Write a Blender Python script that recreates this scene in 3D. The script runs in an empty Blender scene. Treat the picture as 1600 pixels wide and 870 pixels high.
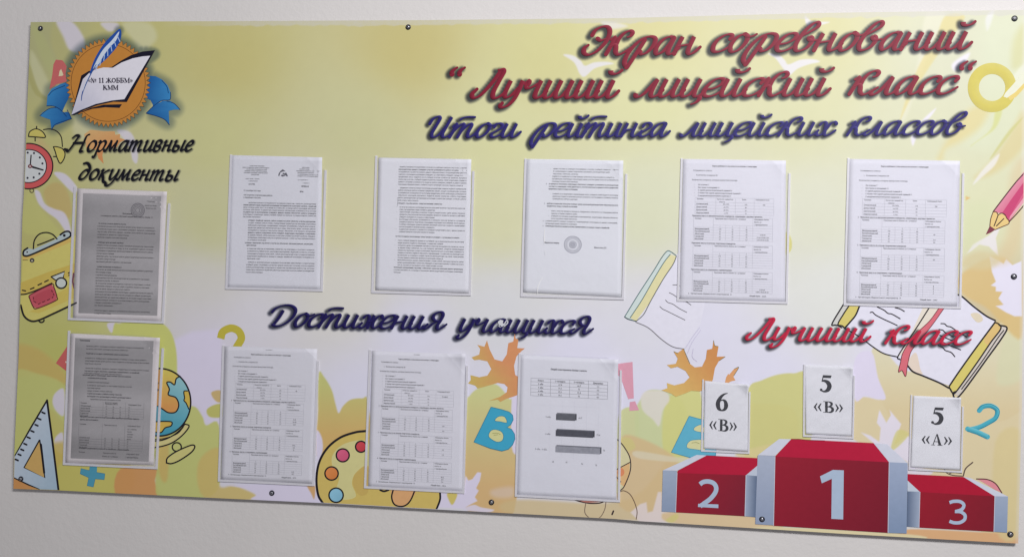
import bpy, math, random
import numpy as np
from mathutils import Vector, Matrix
from mathutils.geometry import tessellate_polygon

random.seed(11); rng = np.random.default_rng(5)
S = bpy.context.scene
COL = S.collection

# ------------------------------------------------------------------ camera
# plan measured from the board: x right, y down, z away from the viewer; metres
R = np.array([[0.9928118313199945, -0.02632618680636648, 0.11675444094026638],
              [0.023364531967700494, 0.9993713870202569, 0.026663260324616432],
              [-0.11738298955542134, -0.023743687444124147, 0.9928028359496092]])
T = np.array([-1.1178637965443465, -0.5967429967972112, 2.0834810346212254])
C0 = -R.T @ T
FPX = 1400.0
ZTOP = 2.05                                     # height of the board's top edge above the floor
def B(v): return (v[0], v[2], -v[1])            # plan axes -> Blender axes
def Bp(v): return (v[0], v[2], ZTOP - v[1])
cd = bpy.data.cameras.new('camera'); cam = bpy.data.objects.new('camera', cd); COL.objects.link(cam)
cd.sensor_width = 36; cd.lens = 36 * FPX / 1600; cd.clip_start = .05; cd.clip_end = 60
r_, u_, b_ = B(R[0]), B(-R[1]), B(-R[2]); cp = Bp(C0)
cam.matrix_world = Matrix(((r_[0], u_[0], b_[0], cp[0]), (r_[1], u_[1], b_[1], cp[1]), (r_[2], u_[2], b_[2], cp[2]), (0, 0, 0, 1)))
S.camera = cam

# ------------------------------------------------------------------ light: one room lamp high on the right, dim room around
W = bpy.data.worlds.new('World'); S.world = W; W.use_nodes = True
W.node_tree.nodes['Background'].inputs[0].default_value = (.96, .94, 1.0, 1)
W.node_tree.nodes['Background'].inputs[1].default_value = .225
def area(name, loc, target, size, sy, power, color):
    l = bpy.data.lights.new(name, 'AREA'); l.shape = 'RECTANGLE'; l.size = size; l.size_y = sy; l.energy = power; l.color = color
    o = bpy.data.objects.new(name, l); COL.objects.link(o); o.location = loc
    o.rotation_euler = (Vector(target) - Vector(loc)).to_track_quat('-Z', 'Y').to_euler()
    return o
area('ceiling_lamp', (2.4, -2.5, 2.95), (1.2, 0, 1.4), 1.2, .4, 88, (1.0, .985, 1.0))
S.view_settings.view_transform = 'Standard'; S.view_settings.look = 'None'
S.view_settings.exposure = 0; S.view_settings.gamma = 1
S.render.film_transparent = False
S.cycles.transparent_max_bounces = 24
S.cycles.filter_width = 1.45

# ------------------------------------------------------------------ helpers
def lin(c):
    c = np.asarray(c, float) / 255.0
    return np.where(c <= .04045, c / 12.92, ((c + .055) / 1.055) ** 2.4)
ALB = 1.0
def alb(c, grey=.03):
    c = lin(c) * ALB; grey = np.asarray(grey)[..., None] if np.ndim(grey) else grey; l = (c * (.25, .65, .1)).sum(-1, keepdims=True)
    return np.clip(c * (1 - grey) + l * grey, .004, .86)
def P3(px, py, off=0.0):
    """point of the plane 'off' metres in front of the board face that shows at photo pixel px, py"""
    px = np.asarray(px, float); py = np.asarray(py, float)
    d = np.stack([(px - 800) / FPX, (py - 435) / FPX, np.ones_like(px)], -1) @ R
    t = (-np.asarray(off) - C0[2]) / d[..., 2]
    p = C0 + d * t[..., None]
    return np.stack([p[..., 0], p[..., 2], ZTOP - p[..., 1]], -1)

def new_mesh(name, V, F, mats, parent=None, C=None, smooth=False):
    me = bpy.data.meshes.new(name)
    me.from_pydata([tuple(v) for v in V], [], F)
    for m in (mats if isinstance(mats, (list, tuple)) else [mats]): me.materials.append(m)
    if C is not None:
        a = me.color_attributes.new('Col', 'FLOAT_COLOR', 'POINT')
        c4 = np.ones((len(V), 4), np.float32); c4[:, :3] = C
        a.data.foreach_set('color', c4.ravel())
    if smooth: me.polygons.foreach_set('use_smooth', [True] * len(me.polygons))
    o = bpy.data.objects.new(name, me); COL.objects.link(o)
    if parent: o.parent = parent
    return o
def tag(o, label=None, cat=None, group=None, kind=None):
    if label: o['label'] = label
    if cat: o['category'] = cat
    if group: o['group'] = group
    if kind: o['kind'] = kind
    return o

def mat(name, color=(.8, .8, .8), rough=.5, attr=False, spec=.5, metal=0, bump=None, mottling=None):
    m = bpy.data.materials.new(name); m.use_nodes = True; nt = m.node_tree; n = nt.nodes; L = nt.links
    b = n['Principled BSDF']; b.inputs['Roughness'].default_value = rough; b.inputs['Metallic'].default_value = metal
    b.inputs['Specular IOR Level'].default_value = spec; b.inputs['Base Color'].default_value = (*color, 1)
    tc = n.new('ShaderNodeTexCoord'); src = None
    if attr:
        a = n.new('ShaderNodeAttribute'); a.attribute_name = 'Col'; src = a.outputs['Color']
    if mottling:
        sc, lo, hi = mottling
        nz = n.new('ShaderNodeTexNoise'); nz.inputs['Scale'].default_value = sc; nz.inputs['Detail'].default_value = 6
        L.new(tc.outputs['Object'], nz.inputs['Vector'])
        mr = n.new('ShaderNodeMapRange'); mr.inputs['To Min'].default_value = lo; mr.inputs['To Max'].default_value = hi
        L.new(nz.outputs['Fac'], mr.inputs['Value'])
        mx = n.new('ShaderNodeMix'); mx.data_type = 'RGBA'; mx.blend_type = 'MULTIPLY'; mx.inputs['Factor'].default_value = 1
        if src: L.new(src, mx.inputs['A'])
        else: mx.inputs['A'].default_value = (*color, 1)
        L.new(mr.outputs['Result'], mx.inputs['B']); src = mx.outputs['Result']
    if src: L.new(src, b.inputs['Base Color'])
    if bump:
        h = None
        for sc, st in bump:
            nz = n.new('ShaderNodeTexNoise'); nz.inputs['Scale'].default_value = sc; nz.inputs['Detail'].default_value = 3
            L.new(tc.outputs['Object'], nz.inputs['Vector'])
            bp = n.new('ShaderNodeBump'); bp.inputs['Strength'].default_value = st; bp.inputs['Distance'].default_value = .004
            L.new(nz.outputs['Fac'], bp.inputs['Height'])
            if h: L.new(h, bp.inputs['Normal'])
            h = bp.outputs['Normal']
        L.new(h, b.inputs['Normal'])
    return m
M_print = mat('printed_vinyl', rough=.5, attr=True, spec=.16, mottling=(35, .97, 1.02))
M_ink = mat('printed_ink', rough=.5, attr=True, spec=.16, mottling=(90, .93, 1.05))
M_toner = mat('toner', rough=.6, attr=True, spec=.2, mottling=(160, .6, 1.25))
M_copy = mat('copied_grey', rough=.65, attr=True, spec=.2, mottling=(30, .95, 1.04))
M_paper = mat('paper', rough=.75, attr=True, spec=.2, bump=[(17, .30), (60, .08)], mottling=(14, .965, 1.02))
M_strip = mat('white_foam_strip', tuple(alb((222, 221, 228))), rough=.45, mottling=(50, .93, 1.03))
M_edge = mat('foam_board_edge', tuple(alb((196, 194, 192))), rough=.6, mottling=(40, .85, 1.05))
M_wall = mat('painted_plaster', tuple(alb((217, 214, 211))), rough=.8, spec=.2, bump=[(230, .08), (75, .18), (9, .14)], mottling=(3.5, .94, 1.04))
M_dark = mat('dark_plastic_washer', (.012, .014, .025), rough=.35)
M_steel = mat('screw_steel', (.55, .56, .6), rough=.28, metal=1, mottling=(200, .6, 1.1))
def clear_film():
    m = bpy.data.materials.new('clear_plastic'); m.use_nodes = True; nt = m.node_tree; n = nt.nodes; L = nt.links
    for x in list(n): n.remove(x)
    out = n.new('ShaderNodeOutputMaterial'); tr = n.new('ShaderNodeBsdfTransparent'); tr.inputs[0].default_value = (1, 1, 1, 1)
    gl = n.new('ShaderNodeBsdfGlossy'); gl.inputs['Roughness'].default_value = .16
    df = n.new('ShaderNodeBsdfDiffuse'); df.inputs[0].default_value = (.85, .85, .88, 1)
    m1 = n.new('ShaderNodeMixShader'); m1.inputs[0].default_value = .015
    m2 = n.new('ShaderNodeMixShader')
    tc = n.new('ShaderNodeTexCoord'); nz = n.new('ShaderNodeTexNoise'); nz.inputs['Scale'].default_value = 9
    bp = n.new('ShaderNodeBump'); bp.inputs['Strength'].default_value = .12; bp.inputs['Distance'].default_value = .01
    L.new(tc.outputs['Object'], nz.inputs['Vector']); L.new(nz.outputs['Fac'], bp.inputs['Height']); L.new(bp.outputs['Normal'], gl.inputs['Normal'])
    L.new(tr.outputs[0], m1.inputs[1]); L.new(df.outputs[0], m1.inputs[2])
    m2.inputs[0].default_value = .04; L.new(m1.outputs[0], m2.inputs[1]); L.new(gl.outputs[0], m2.inputs[2])
    L.new(m2.outputs[0], out.inputs[0])
    return m
M_clear = clear_film()

def cr(pts, closed=False, n=6):
    """Catmull-Rom through the points"""
    p = np.asarray(pts, float)
    if len(p) < 3: return p
    if closed: q = np.vstack([p[-1], p, p[0], p[1]])
    else: q = np.vstack([2 * p[0] - p[1], p, 2 * p[-1] - p[-2]])
    out = []
    for i in range(1, len(q) - 2):
        a, b, c, d = q[i - 1], q[i], q[i + 1], q[i + 2]
        for t in np.arange(n) / n:
            out.append(.5 * (2 * b + (c - a) * t + (2 * a - 5 * b + 4 * c - d) * t * t + (-a + 3 * b - 3 * c + d) * t ** 3))
    if not closed: out.append(p[-1])
    return np.array(out)

LE = np.array([(48, 35), (42, 180), (38, 290), (35, 340), (29, 560), (22, 715), (21, 763)], float)
RE = np.array([(1603, 16), (1601, 200), (1598.5, 440), (1597, 620), (1592.5, 790), (1591, 848.5)], float)
TE = np.array([(48, 35), (320, 33.7), (660, 32), (960, 29), (1280, 20.8), (1603, 16)], float)
BE = np.array([(21, 763), (91, 765.5), (320, 776.7), (507, 785.4), (640, 793), (960, 810), (1000, 813.6), (1320, 833.4), (1591, 848.5)], float)
def lx(y): return np.interp(y, LE[:, 1], LE[:, 0])
def rx(y): return np.interp(y, RE[:, 1], RE[:, 0])
def ty(x): return np.interp(x, TE[:, 0], TE[:, 1])
def by(x): return np.interp(x, BE[:, 0], BE[:, 1])
def clampb(p, m=.6):
    p = np.array(p, float)
    p[:, 0] = np.clip(p[:, 0], lx(p[:, 1]) + m, rx(p[:, 1]) - m); p[:, 1] = np.clip(p[:, 1], ty(p[:, 0]) + m, by(p[:, 0]) - m)
    return p

class Ink:
    """one printed picture: flat coloured shapes, each a few hundredths of a millimetre above the last"""
    def __init__(s, base=.00015, o=(0, 0), k=1.0):
        s.V = []; s.F = []; s.C = []; s.n = 0; s.z = base; s.o = o; s.k = k
    def px(s, pts):
        p = np.asarray(pts, float); return np.stack([s.o[0] + p[:, 0] / s.k, s.o[1] + p[:, 1] / s.k], -1)
    def add(s, p, F, col, clamp=True, rise=0):
        if clamp: p = clampb(p)
        s.z += .00002
        v = P3(p[:, 0], p[:, 1], s.z + rise)
        c = np.asarray(col, float)
        if c.ndim == 1: c = np.tile(c, (len(p), 1))
        s.V.append(v); s.C.append(alb(c)); s.F += [[i + s.n for i in f] for f in F]; s.n += len(p)
    def poly(s, pts, col, smooth=False, grad=None, n=5):
        p = cr(pts, True, n) if smooth else np.asarray(pts, float)
        p = s.px(p); p = clampb(p)
        keep = [i for i in range(len(p)) if np.abs(p[i] - p[i - 1]).sum() > 1e-4]
        p = p[keep]
        if len(p) < 3: return
        F = tessellate_polygon([[Vector((a, -b, 0)) for a, b in p]])
        F = [list(f) for f in F]
        if F:                                   # face the viewer
            f = F[0]
        G = []
        for f in F:
            a, b, c = p[f[0]], p[f[1]], p[f[2]]
            cr_ = (b[0] - a[0]) * (c[1] - a[1]) - (b[1] - a[1]) * (c[0] - a[0])
            G.append(f if cr_ < 0 else f[::-1])
        if grad:
            (a, ca, b, cb) = grad; a, b = s.px([a, b]); d = b - a
            t = np.clip(((p - a) @ d) / (d @ d), 0, 1)[:, None]
            col = np.asarray(ca, float) * (1 - t) + np.asarray(cb, float) * t
        s.add(p, G, col, False)
    def line(s, pts, w, col=(38, 34, 40), smooth=True, closed=False, taper=False, n=6, edge=None, caps=True):
        if col == (36, 33, 40) and np.isscalar(w): w = w * 1.38
        """pen line of width w px (or a width per sample)"""
        p = cr(pts, closed, n) if smooth else np.asarray(pts, float)
        p = s.px(p)
        ribbon(s, p, w, col, closed, taper, edge, False, caps)
    def ring(s, c, rx_, ry_, w, col, n=40, a0=0, a1=360):
        a = np.radians(np.linspace(a0, a1, n)); s.line(np.stack([c[0] + rx_ * np.cos(a), c[1] + ry_ * np.sin(a)], -1), w, col, smooth=False)
    def disc(s, c, rx_, ry_, col, n=32, grad=None):
        a = np.radians(np.linspace(0, 360, n, endpoint=False)); s.poly(np.stack([c[0] + rx_ * np.cos(a), c[1] + ry_ * np.sin(a)], -1), col, grad=grad)
    def build(s, name, parent, m=None):
        return new_mesh(name, np.vstack(s.V), s.F, m or M_ink, parent, np.vstack(s.C))

def ribbon(s, p, w, col, closed=False, taper=False, edge=None, flat=False, caps=True):
    if closed: p = np.vstack([p, p[:1]])
    keep = [0] + [i for i in range(1, len(p)) if np.hypot(*(p[i] - p[i - 1])) > .02]
    w = np.full(len(p), float(w)) if np.isscalar(w) else np.asarray(w, float)
    if closed and len(w) < len(p): w = np.append(w, w[0])
    p = p[keep]; w = w[keep]
    if len(p) < 2: return
    if taper: w = w * (.35 + .65 * np.sin(np.pi * np.linspace(.08, .92, len(p))))
    d = np.gradient(p, axis=0); d /= np.maximum(np.hypot(d[:, 0], d[:, 1]), 1e-9)[:, None]
    nrm = np.stack([d[:, 1], -d[:, 0]], -1)
    Lp = p + nrm * w[:, None] / 2; Rp = p - nrm * w[:, None] / 2
    k = len(p); V = np.vstack([Lp, p, Rp])
    F = []
    for i in range(k - 1):
        F.append([i, i + 1, k + i + 1, k + i][::-1]); F.append([k + i, k + i + 1, 2 * k + i + 1, 2 * k + i][::-1])
    c = np.tile(np.asarray(col, float), (3 * k, 1))
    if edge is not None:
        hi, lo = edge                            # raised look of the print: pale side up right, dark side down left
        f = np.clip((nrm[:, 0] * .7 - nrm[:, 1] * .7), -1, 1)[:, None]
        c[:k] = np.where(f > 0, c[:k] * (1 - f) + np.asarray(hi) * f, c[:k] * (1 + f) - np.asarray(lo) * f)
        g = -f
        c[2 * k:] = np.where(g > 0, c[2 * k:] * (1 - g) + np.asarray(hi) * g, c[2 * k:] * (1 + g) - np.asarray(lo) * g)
    rise = np.tile(np.linspace(0, .000016, k), 3)
    if not closed and caps:                      # round ends
        for e, sg in ((0, -1), (k - 1, 1)):
            if flat and e == 0 and d[0][1] > .85: continue
            base = len(V); a = np.linspace(-np.pi / 2, np.pi / 2, 6)
            arc = p[e] + (w[e] / 2) * (np.cos(a)[:, None] * d[e] * sg + np.sin(a)[:, None] * nrm[e])
            V = np.vstack([V, arc]); c = np.vstack([c, np.tile(c[k + e], (6, 1))]); rise = np.r_[rise, np.full(6, rise[e])]
            for j in range(5):
                f = [k + e, base + j, base + j + 1]
                F.append(f)
    # orient every face to the viewer
    G = []
    for f in F:
        q = V[f]; ar = 0
        for j in range(len(f)): a, b = q[j], q[(j + 1) % len(f)]; ar += a[0] * b[1] - a[1] * b[0]
        if abs(ar) < 1e-7: continue
        G.append(f if ar < 0 else f[::-1])
    s.add(V, G, c, rise=rise)

# ------------------------------------------------------------------ brush lettering (x-height 1, upright; sheared when set)
def _g(adv, *st): return (adv, st)
SCRIPT = {
 'и': _g(.9, [(0,1),(-.02,.35),(.04,.07),(.2,0),(.36,.14),(.5,.5)], [(.52,1),(.5,.35),(.55,.07),(.69,0),(.84,.12),(.96,.38)]),
 'й': _g(.9, [(0,1),(-.02,.35),(.04,.07),(.2,0),(.36,.14),(.5,.5)], [(.52,1),(.5,.35),(.55,.07),(.69,0),(.84,.12),(.96,.38)], [(.2,1.56),(.26,1.42),(.44,1.36),(.6,1.43),(.7,1.58)]),
 'ш': _g(1.38, [(0,1),(-.02,.35),(.04,.07),(.18,0),(.34,.14),(.46,.5)], [(.48,1),(.46,.35),(.52,.07),(.66,0),(.82,.14),(.94,.5)], [(.98,1),(.96,.35),(1.01,.07),(1.15,0),(1.31,.12),(1.43,.38)]),
 'щ': _g(1.36, [(0,1),(-.02,.35),(.04,.07),(.18,0),(.34,.14),(.46,.5)], [(.48,1),(.46,.35),(.52,.07),(.66,0),(.82,.14),(.94,.5)], [(.98,1),(.96,.35),(1.01,.07),(1.15,0),(1.31,.12),(1.4,.34)], [(1.2,.02),(1.26,-.14),(1.2,-.32),(1.06,-.42)]),
 'ц': _g(.9, [(0,1),(-.02,.35),(.04,.07),(.2,0),(.36,.14),(.5,.5)], [(.52,1),(.5,.35),(.55,.07),(.69,0),(.84,.12),(.94,.34)], [(.78,.02),(.84,-.16),(.76,-.36),(.6,-.46)]),
 'л': _g(.84, [(-.16,.2),(-.13,.03),(.02,0),(.18,.2),(.32,.58),(.44,.95)], [(.46,1),(.44,.35),(.49,.07),(.63,0),(.78,.12),(.9,.38)]),
 'м': _g(1.2, [(-.16,.2),(-.13,.03),(.02,0),(.16,.25),(.28,.65),(.36,.97)], [(.36,1),(.42,.5),(.48,.1)], [(.48,.1),(.64,.55),(.82,1)], [(.82,1),(.8,.35),(.85,.07),(.99,0),(1.14,.12),(1.26,.38)]),
 'с': _g(.72, [(.56,.72),(.6,.9),(.46,1),(.26,.94),(.06,.68),(0,.35),(.08,.07),(.28,0),(.5,.1),(.76,.38)]),
 'е': _g(.76, [(.08,.4),(.36,.47),(.58,.68),(.6,.92),(.42,1.02),(.2,.92),(.04,.62),(-.02,.32),(.08,.06),(.3,-.01),(.54,.1),(.8,.38)]),
 'о': _g(.8, [(.4,1),(.2,.93),(.05,.68),(0,.32),(.12,.02),(.32,.02),(.5,.25),(.58,.62),(.5,.92),(.36,1)], [(.42,.98),(.56,.86),(.74,.88),(.88,1)]),
 'а': _g(.98, [(.56,.92),(.42,1),(.22,.92),(.05,.64),(0,.3),(.1,.03),(.24,.03),(.4,.22),(.54,.62),(.6,.96)], [(.62,1),(.58,.35),(.62,.07),(.75,0),(.9,.12),(1.03,.38)]),
 'р': _g(1.18, [(.18,-.72),(.0,-.45),(-.02,-.02),(.12,.5),(.38,.9),(.66,1.02),(.92,.92),(1.0,.65),(.94,.32),(.78,.06),(.6,.02),(.5,.14)], [(.5,.84),(.42,.35),(.32,-.2),(.22,-.74)]),
 'н': _g(.94, [(0,1),(-.04,.5),(-.06,.02)], [(-.02,.45),(.2,.5),(.5,.56)], [(.52,1),(.5,.35),(.55,.07),(.69,0),(.84,.12),(1.0,.4)]),
 'к': _g(.98, [(-.08,.86),(.08,1),(.04,.5),(-.02,.02)], [(.62,1.0),(.74,1.06),(.76,1.26),(.6,1.36),(.4,1.22),(.27,.9),(.25,.6)], [(.02,.46),(.2,.56),(.3,.4),(.38,.14),(.55,0),(.74,.1),(1.02,.4)]),
 'в': _g(.94, [(.12,.9),(.4,1.15),(.58,1.4),(.52,1.62),(.34,1.58),(.14,1.2),(.02,.7),(.0,.3),(.12,.03),(.34,.02),(.54,.22),(.6,.55),(.5,.8),(.42,.72),(.58,.58),(.84,.62)]),
 'т': _g(1.36, [(-.12,.78),(.02,1),(.0,.5),(-.05,.0)], [(.0,.4),(.18,.8),(.36,1),(.44,.84),(.42,.4),(.38,0)], [(.43,.4),(.6,.8),(.78,1),(.88,.84),(.86,.35),(.92,.06),(1.05,0),(1.2,.12),(1.34,.38)], [(.1,1.3),(.22,1.44),(.44,1.5),(.68,1.5),(.86,1.49)]),
 'г': _g(.66, [(.02,.74),(.08,.96),(.26,1),(.44,.86),(.42,.64),(.24,.44),(.06,.26),(.08,.05),(.26,0),(.46,.1),(.68,.36)]),
 'ч': _g(.98, [(-.1,.8),(.02,1),(.06,.78),(.0,.62),(.14,.56),(.32,.66),(.5,.84)], [(.56,1),(.54,.35),(.59,.07),(.73,0),(.88,.12),(1.02,.38)]),
 'у': _g(.8, [(0,1),(-.02,.35),(.04,.09),(.18,.04),(.34,.2),(.48,.55)], [(.54,1),(.54,.4),(.5,-.08),(.36,-.42),(.16,-.54),(.02,-.46),(.06,-.3)]),
 'х': _g(.92, [(.0,.78),(.1,.98),(.26,.94),(.36,.6),(.4,.3),(.32,.06),(.14,-.0),(.02,.14)], [(.82,.88),(.7,1),(.54,.88),(.44,.5)], [(.4,.36),(.46,.08),(.6,0),(.78,.12),(.96,.38)]),
 'ж': _g(1.2, [(.02,.78),(.12,.98),(.28,.92),(.38,.6),(.34,.2),(.2,.0),(.02,.04)], [(.58,1),(.54,.5),(.5,.0)], [(.38,.5),(.7,.52)], [(1.08,.84),(1.0,.99),(.84,.9),(.7,.55),(.74,.14),(.9,0),(1.08,.12),(1.24,.38)]),
 'я': _g(1.1, [(-.12,.14),(.02,.02),(.18,.12),(.34,.42),(.5,.58)], [(.68,.62),(.42,.66),(.22,.86),(.2,1.12),(.38,1.34),(.6,1.3),(.72,1.05),(.7,.6),(.66,.3),(.74,.04),(.9,.04),(1.16,.4)]),
 'Э': _g(1.12, [(.1,1.12),(.16,1.42),(.4,1.62),(.68,1.56),(.86,1.22),(.84,.7),(.62,.2),(.34,0),(.08,.1),(.0,.38),(.12,.56)], [(.42,.92),(.6,.82),(.8,.92)]),
 'Л': _g(1.22, [(-.12,.52),(-.24,.24),(-.12,.02),(.1,.1),(.3,.5),(.46,1.0),(.58,1.55)], [(.46,1.62),(.72,1.6),(.7,1.0),(.66,.4),(.74,.06),(.9,0),(1.06,.12),(1.24,.4)]),
 'И': _g(1.34, [(-.16,1.0),(-.1,1.36),(.1,1.54),(.28,1.4),(.24,.8),(.2,.3),(.3,.03),(.5,.04),(.68,.3),(.82,.8)], [(.9,1.5),(.84,.8),(.8,.3),(.88,.04),(1.04,0),(1.2,.12),(1.36,.4)]),
 'Д': _g(1.34, [(.34,1.24),(.28,.7),(.14,.06)], [(-.26,1.08),(-.14,1.4),(.2,1.62),(.62,1.62),(.98,1.36),(1.08,.94),(.96,.46),(.66,.1),(.34,.0),(.1,.08)]),
 '“': _g(.9, [(.28,1.85),(.16,1.72),(.12,1.56),(.16,1.44)], [(.66,1.85),(.54,1.72),(.5,1.56),(.54,1.44)]),
 ' ': _g(.6),
}
CORS = dict(SCRIPT)
CORS.update({
 'Н': _g(1.5, [(-.26,.12),(-.1,.02),(.1,.5),(.3,1.2),(.38,1.5),(.1,1.55),(-.1,1.32)], [(.16,.8),(.5,.82),(.98,.84)], [(1.26,1.66),(1.06,1.5),(1.0,.9),(.92,.02),(1.1,.0)]),
 'р': _g(.82, [(.0,.86),(.14,1),(.12,.4),(.04,-.5),(-.08,-.56)], [(.12,.6),(.3,.92),(.5,1),(.64,.76),(.56,.26),(.36,.0),(.14,.08)]),
 'о': _g(.76, [(.38,1),(.18,.93),(.04,.66),(.02,.32),(.14,.02),(.34,.02),(.54,.26),(.6,.62),(.5,.92),(.36,1)]),
 'н': _g(.86, [(.0,.86),(.12,1),(.08,.5),(.04,.02)], [(.08,.5),(.5,.56)], [(.56,1),(.52,.4),(.54,.04),(.72,.12)]),
 'в': _g(.74, [(.04,.7),(.1,.98),(.34,1.04),(.48,.84),(.36,.58),(.14,.5),(.38,.48),(.5,.26),(.36,.02),(.1,.02),(.02,.3),(.06,.8)]),
 'т': _g(1.26, [(-.02,.86),(.1,1),(.06,.5),(.02,.0)], [(.06,.5),(.24,.86),(.4,1),(.46,.84),(.42,.4),(.4,0)], [(.44,.5),(.62,.86),(.78,1),(.86,.84),(.82,.3),(.88,.02),(1.06,.14)]),
 'ы': _g(1.1, [(.0,.9),(.12,1),(.06,.4),(.1,.04),(.34,.0),(.5,.22),(.42,.46),(.2,.5),(.1,.4)], [(.84,1),(.78,.4),(.8,.04),(1.0,.16)]),
 'д': _g(.84, [(-.04,1.6),(.16,1.66),(.4,1.5),(.6,1.1),(.6,.6),(.42,.14),(.2,.0),(.03,.14),(.04,.5),(.2,.86),(.42,.96),(.58,.8)]),
 'к': _g(.8, [(.02,.88),(.14,1),(.1,.5),(.04,.0)], [(.62,.98),(.42,.84),(.14,.48)], [(.2,.52),(.34,.2),(.46,-.16),(.66,-.3)]),
 'м': _g(1.1, [(-.1,.06),(.02,.04),(.14,.5),(.24,1)], [(.24,1),(.3,.5),(.38,.06)], [(.38,.06),(.56,.55),(.74,1)], [(.74,1),(.72,.4),(.76,.04),(.94,.14)]),
 'е': _g(.66, [(.08,.5),(.34,.56),(.48,.76),(.4,.98),(.22,.94),(.06,.66),(.03,.3),(.14,.03),(.34,.04),(.54,.22)]),
 'а': _g(.86, [(.56,.94),(.38,1),(.2,.92),(.05,.64),(.02,.28),(.12,.03),(.26,.05),(.42,.3),(.54,.7),(.6,.98)], [(.6,1),(.56,.4),(.6,.04),(.78,.14)]),
 'и': _g(.86, [(.0,.88),(.1,1),(.06,.35),(.1,.05),(.24,.02),(.4,.2),(.54,.6)], [(.58,1),(.54,.4),(.56,.04),(.76,.14)]),
 'у': _g(.8, [(.0,.88),(.1,1),(.08,.4),(.16,.06),(.3,.08),(.46,.36),(.58,.7)], [(.62,1),(.58,.3),(.4,-.3),(.14,-.6),(-.06,-.5),(.0,-.36)]),
})
def set_word(word, box, base, xh, font=SCRIPT, wmin=.085, wmax=.32, nib=17, shear=.34):
    """letters of the word: strokes in px fitted between box[0] and box[1], baseline from base[0] to base[1]"""
    X = 0; raw = []
    for ch in word:
        adv, st = font[ch]; raw.append([(np.array([(X + a + shear * b, b) for a, b in cr(s, False, 7)])) for s in st]); X += adv
    allp = np.vstack([q for l in raw for q in l]); a0, a1 = allp[:, 0].min() - wmax / 2, allp[:, 0].max() + wmax / 4
    kx = (box[1] - box[0]) / (a1 - a0)
    out = []
    for l in raw:
        lets = []
        for q in l:
            x = box[0] + (q[:, 0] - a0) * kx
            t = (x - box[0]) / (box[1] - box[0])
            y = base[0] * (1 - t) + base[1] * t - q[:, 1] * xh
            p = np.stack([x, y], -1)
            d = np.gradient(p, axis=0); th = np.arctan2(-d[:, 1], d[:, 0])
            w = xh * (wmin + (wmax - wmin) * np.abs(np.sin(th - math.radians(nib))) ** 1.15)
            if len(w) > 4: w = np.convolve(np.pad(w, 2, mode='edge'), np.ones(5) / 5, 'valid')
            lets.append((p, w))
        out.append(lets)
    return out
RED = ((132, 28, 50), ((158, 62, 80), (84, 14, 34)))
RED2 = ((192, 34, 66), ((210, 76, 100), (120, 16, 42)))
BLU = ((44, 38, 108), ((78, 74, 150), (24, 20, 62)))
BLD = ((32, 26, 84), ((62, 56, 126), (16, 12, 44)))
WORDS = [
 ('Экран', (906.6, 1097), (86, 84.5), 27, RED, 'dark red'), ('соревнований', (1108, 1527), (81.5, 76.5), 27, RED, 'dark red'),
 ('“', (701, 729), (153, 153), 25.5, RED, 'dark red'), ('Лучший', (732, 975), (153.5, 152.5), 27, RED, 'dark red'),
 ('лицейский', (987, 1306), (151.5, 149), 27, RED, 'dark red'), ('класс', (1321, 1500), (148, 146.5), 27, RED, 'dark red'), ('“', (1497, 1528), (143.5, 143.5), 25.5, RED, 'dark red'),
 ('Итоги', (667, 816), (214.5, 214), 20.8, BLU, 'dark blue'), ('рейтинга', (825, 1049), (214, 213), 20.8, BLU, 'dark blue'),
 ('лицейских', (1059, 1309), (213, 211.5), 20.8, BLU, 'dark blue'), ('классов', (1319, 1512), (211.5, 209.5), 20.8, BLU, 'dark blue'),
 ('Достижения', (421, 700), (509, 514.5), 20.0, BLD, 'navy'), ('учащихся', (710, 929), (517.5, 521.5), 20.0, BLD, 'navy'),
 ('Лучший', (1162, 1367), (530.5, 533.5), 20.5, RED2, 'bright red'), ('класс', (1379, 1520), (536, 538), 20.5, RED2, 'bright red')]
for i, w in enumerate(WORDS): WORDS[i] = w + (set_word(w[0], w[1], w[2], w[3]),)
CW = [('Нормативные', (101, 303), (236.5, 236), 15.8), ('документы', (121, 280.5), (280, 282.5), 15.3)]
CW = [w + (set_word(w[0], w[1], w[2], w[3], CORS, .11, .32, 38, .3),) for w in CW]

# ------------------------------------------------------------------ the wall
tag(new_mesh('wall', [Bp(v) for v in ((-1.6, -1.3, .012), (3.9, -1.3, .012), (3.9, 2.2, .012), (-1.6, 2.2, .012), (-1.6, -1.3, .11), (3.9, -1.3, .11), (3.9, 2.2, .11), (-1.6, 2.2, .11))],
   [[3, 2, 1, 0], [4, 5, 6, 7], [0, 1, 5, 4], [1, 2, 6, 5], [2, 3, 7, 6], [3, 0, 4, 7]], M_wall), kind='structure')

# ------------------------------------------------------------------ the board and its printed ground
board = bpy.data.objects.new('notice_board', None); COL.objects.link(board)
tag(board, 'large yellow and white school notice board with printed drawings screwed to the wall', 'notice board')
NX, NY = 1120, 560
s_ = np.linspace(0, 1, NX)[None, :]; t_ = np.linspace(0, 1, NY)[:, None]
def along(E, t):
    d = np.r_[0, np.cumsum(np.hypot(*np.diff(E, axis=0).T))]; d /= d[-1]
    return np.interp(t, d, E[:, 0]), np.interp(t, d, E[:, 1])
tx, tyy = along(TE, s_); bx, byy = along(BE, s_); lxx, lyy = along(LE, t_); rxx, ryy = along(RE, t_)
def coons(a, b, c, d, p00, p10, p01, p11):
    return a * (1 - t_) + b * t_ + c * (1 - s_) + d * s_ - (p00 * (1 - s_) * (1 - t_) + p10 * s_ * (1 - t_) + p01 * (1 - s_) * t_ + p11 * s_ * t_)
GX = coons(tx, bx, lxx, rxx, TE[0, 0], TE[-1, 0], BE[0, 0], BE[-1, 0])
GY = coons(tyy, byy, lyy, ryy, TE[0, 1], TE[-1, 1], BE[0, 1], BE[-1, 1])
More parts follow.
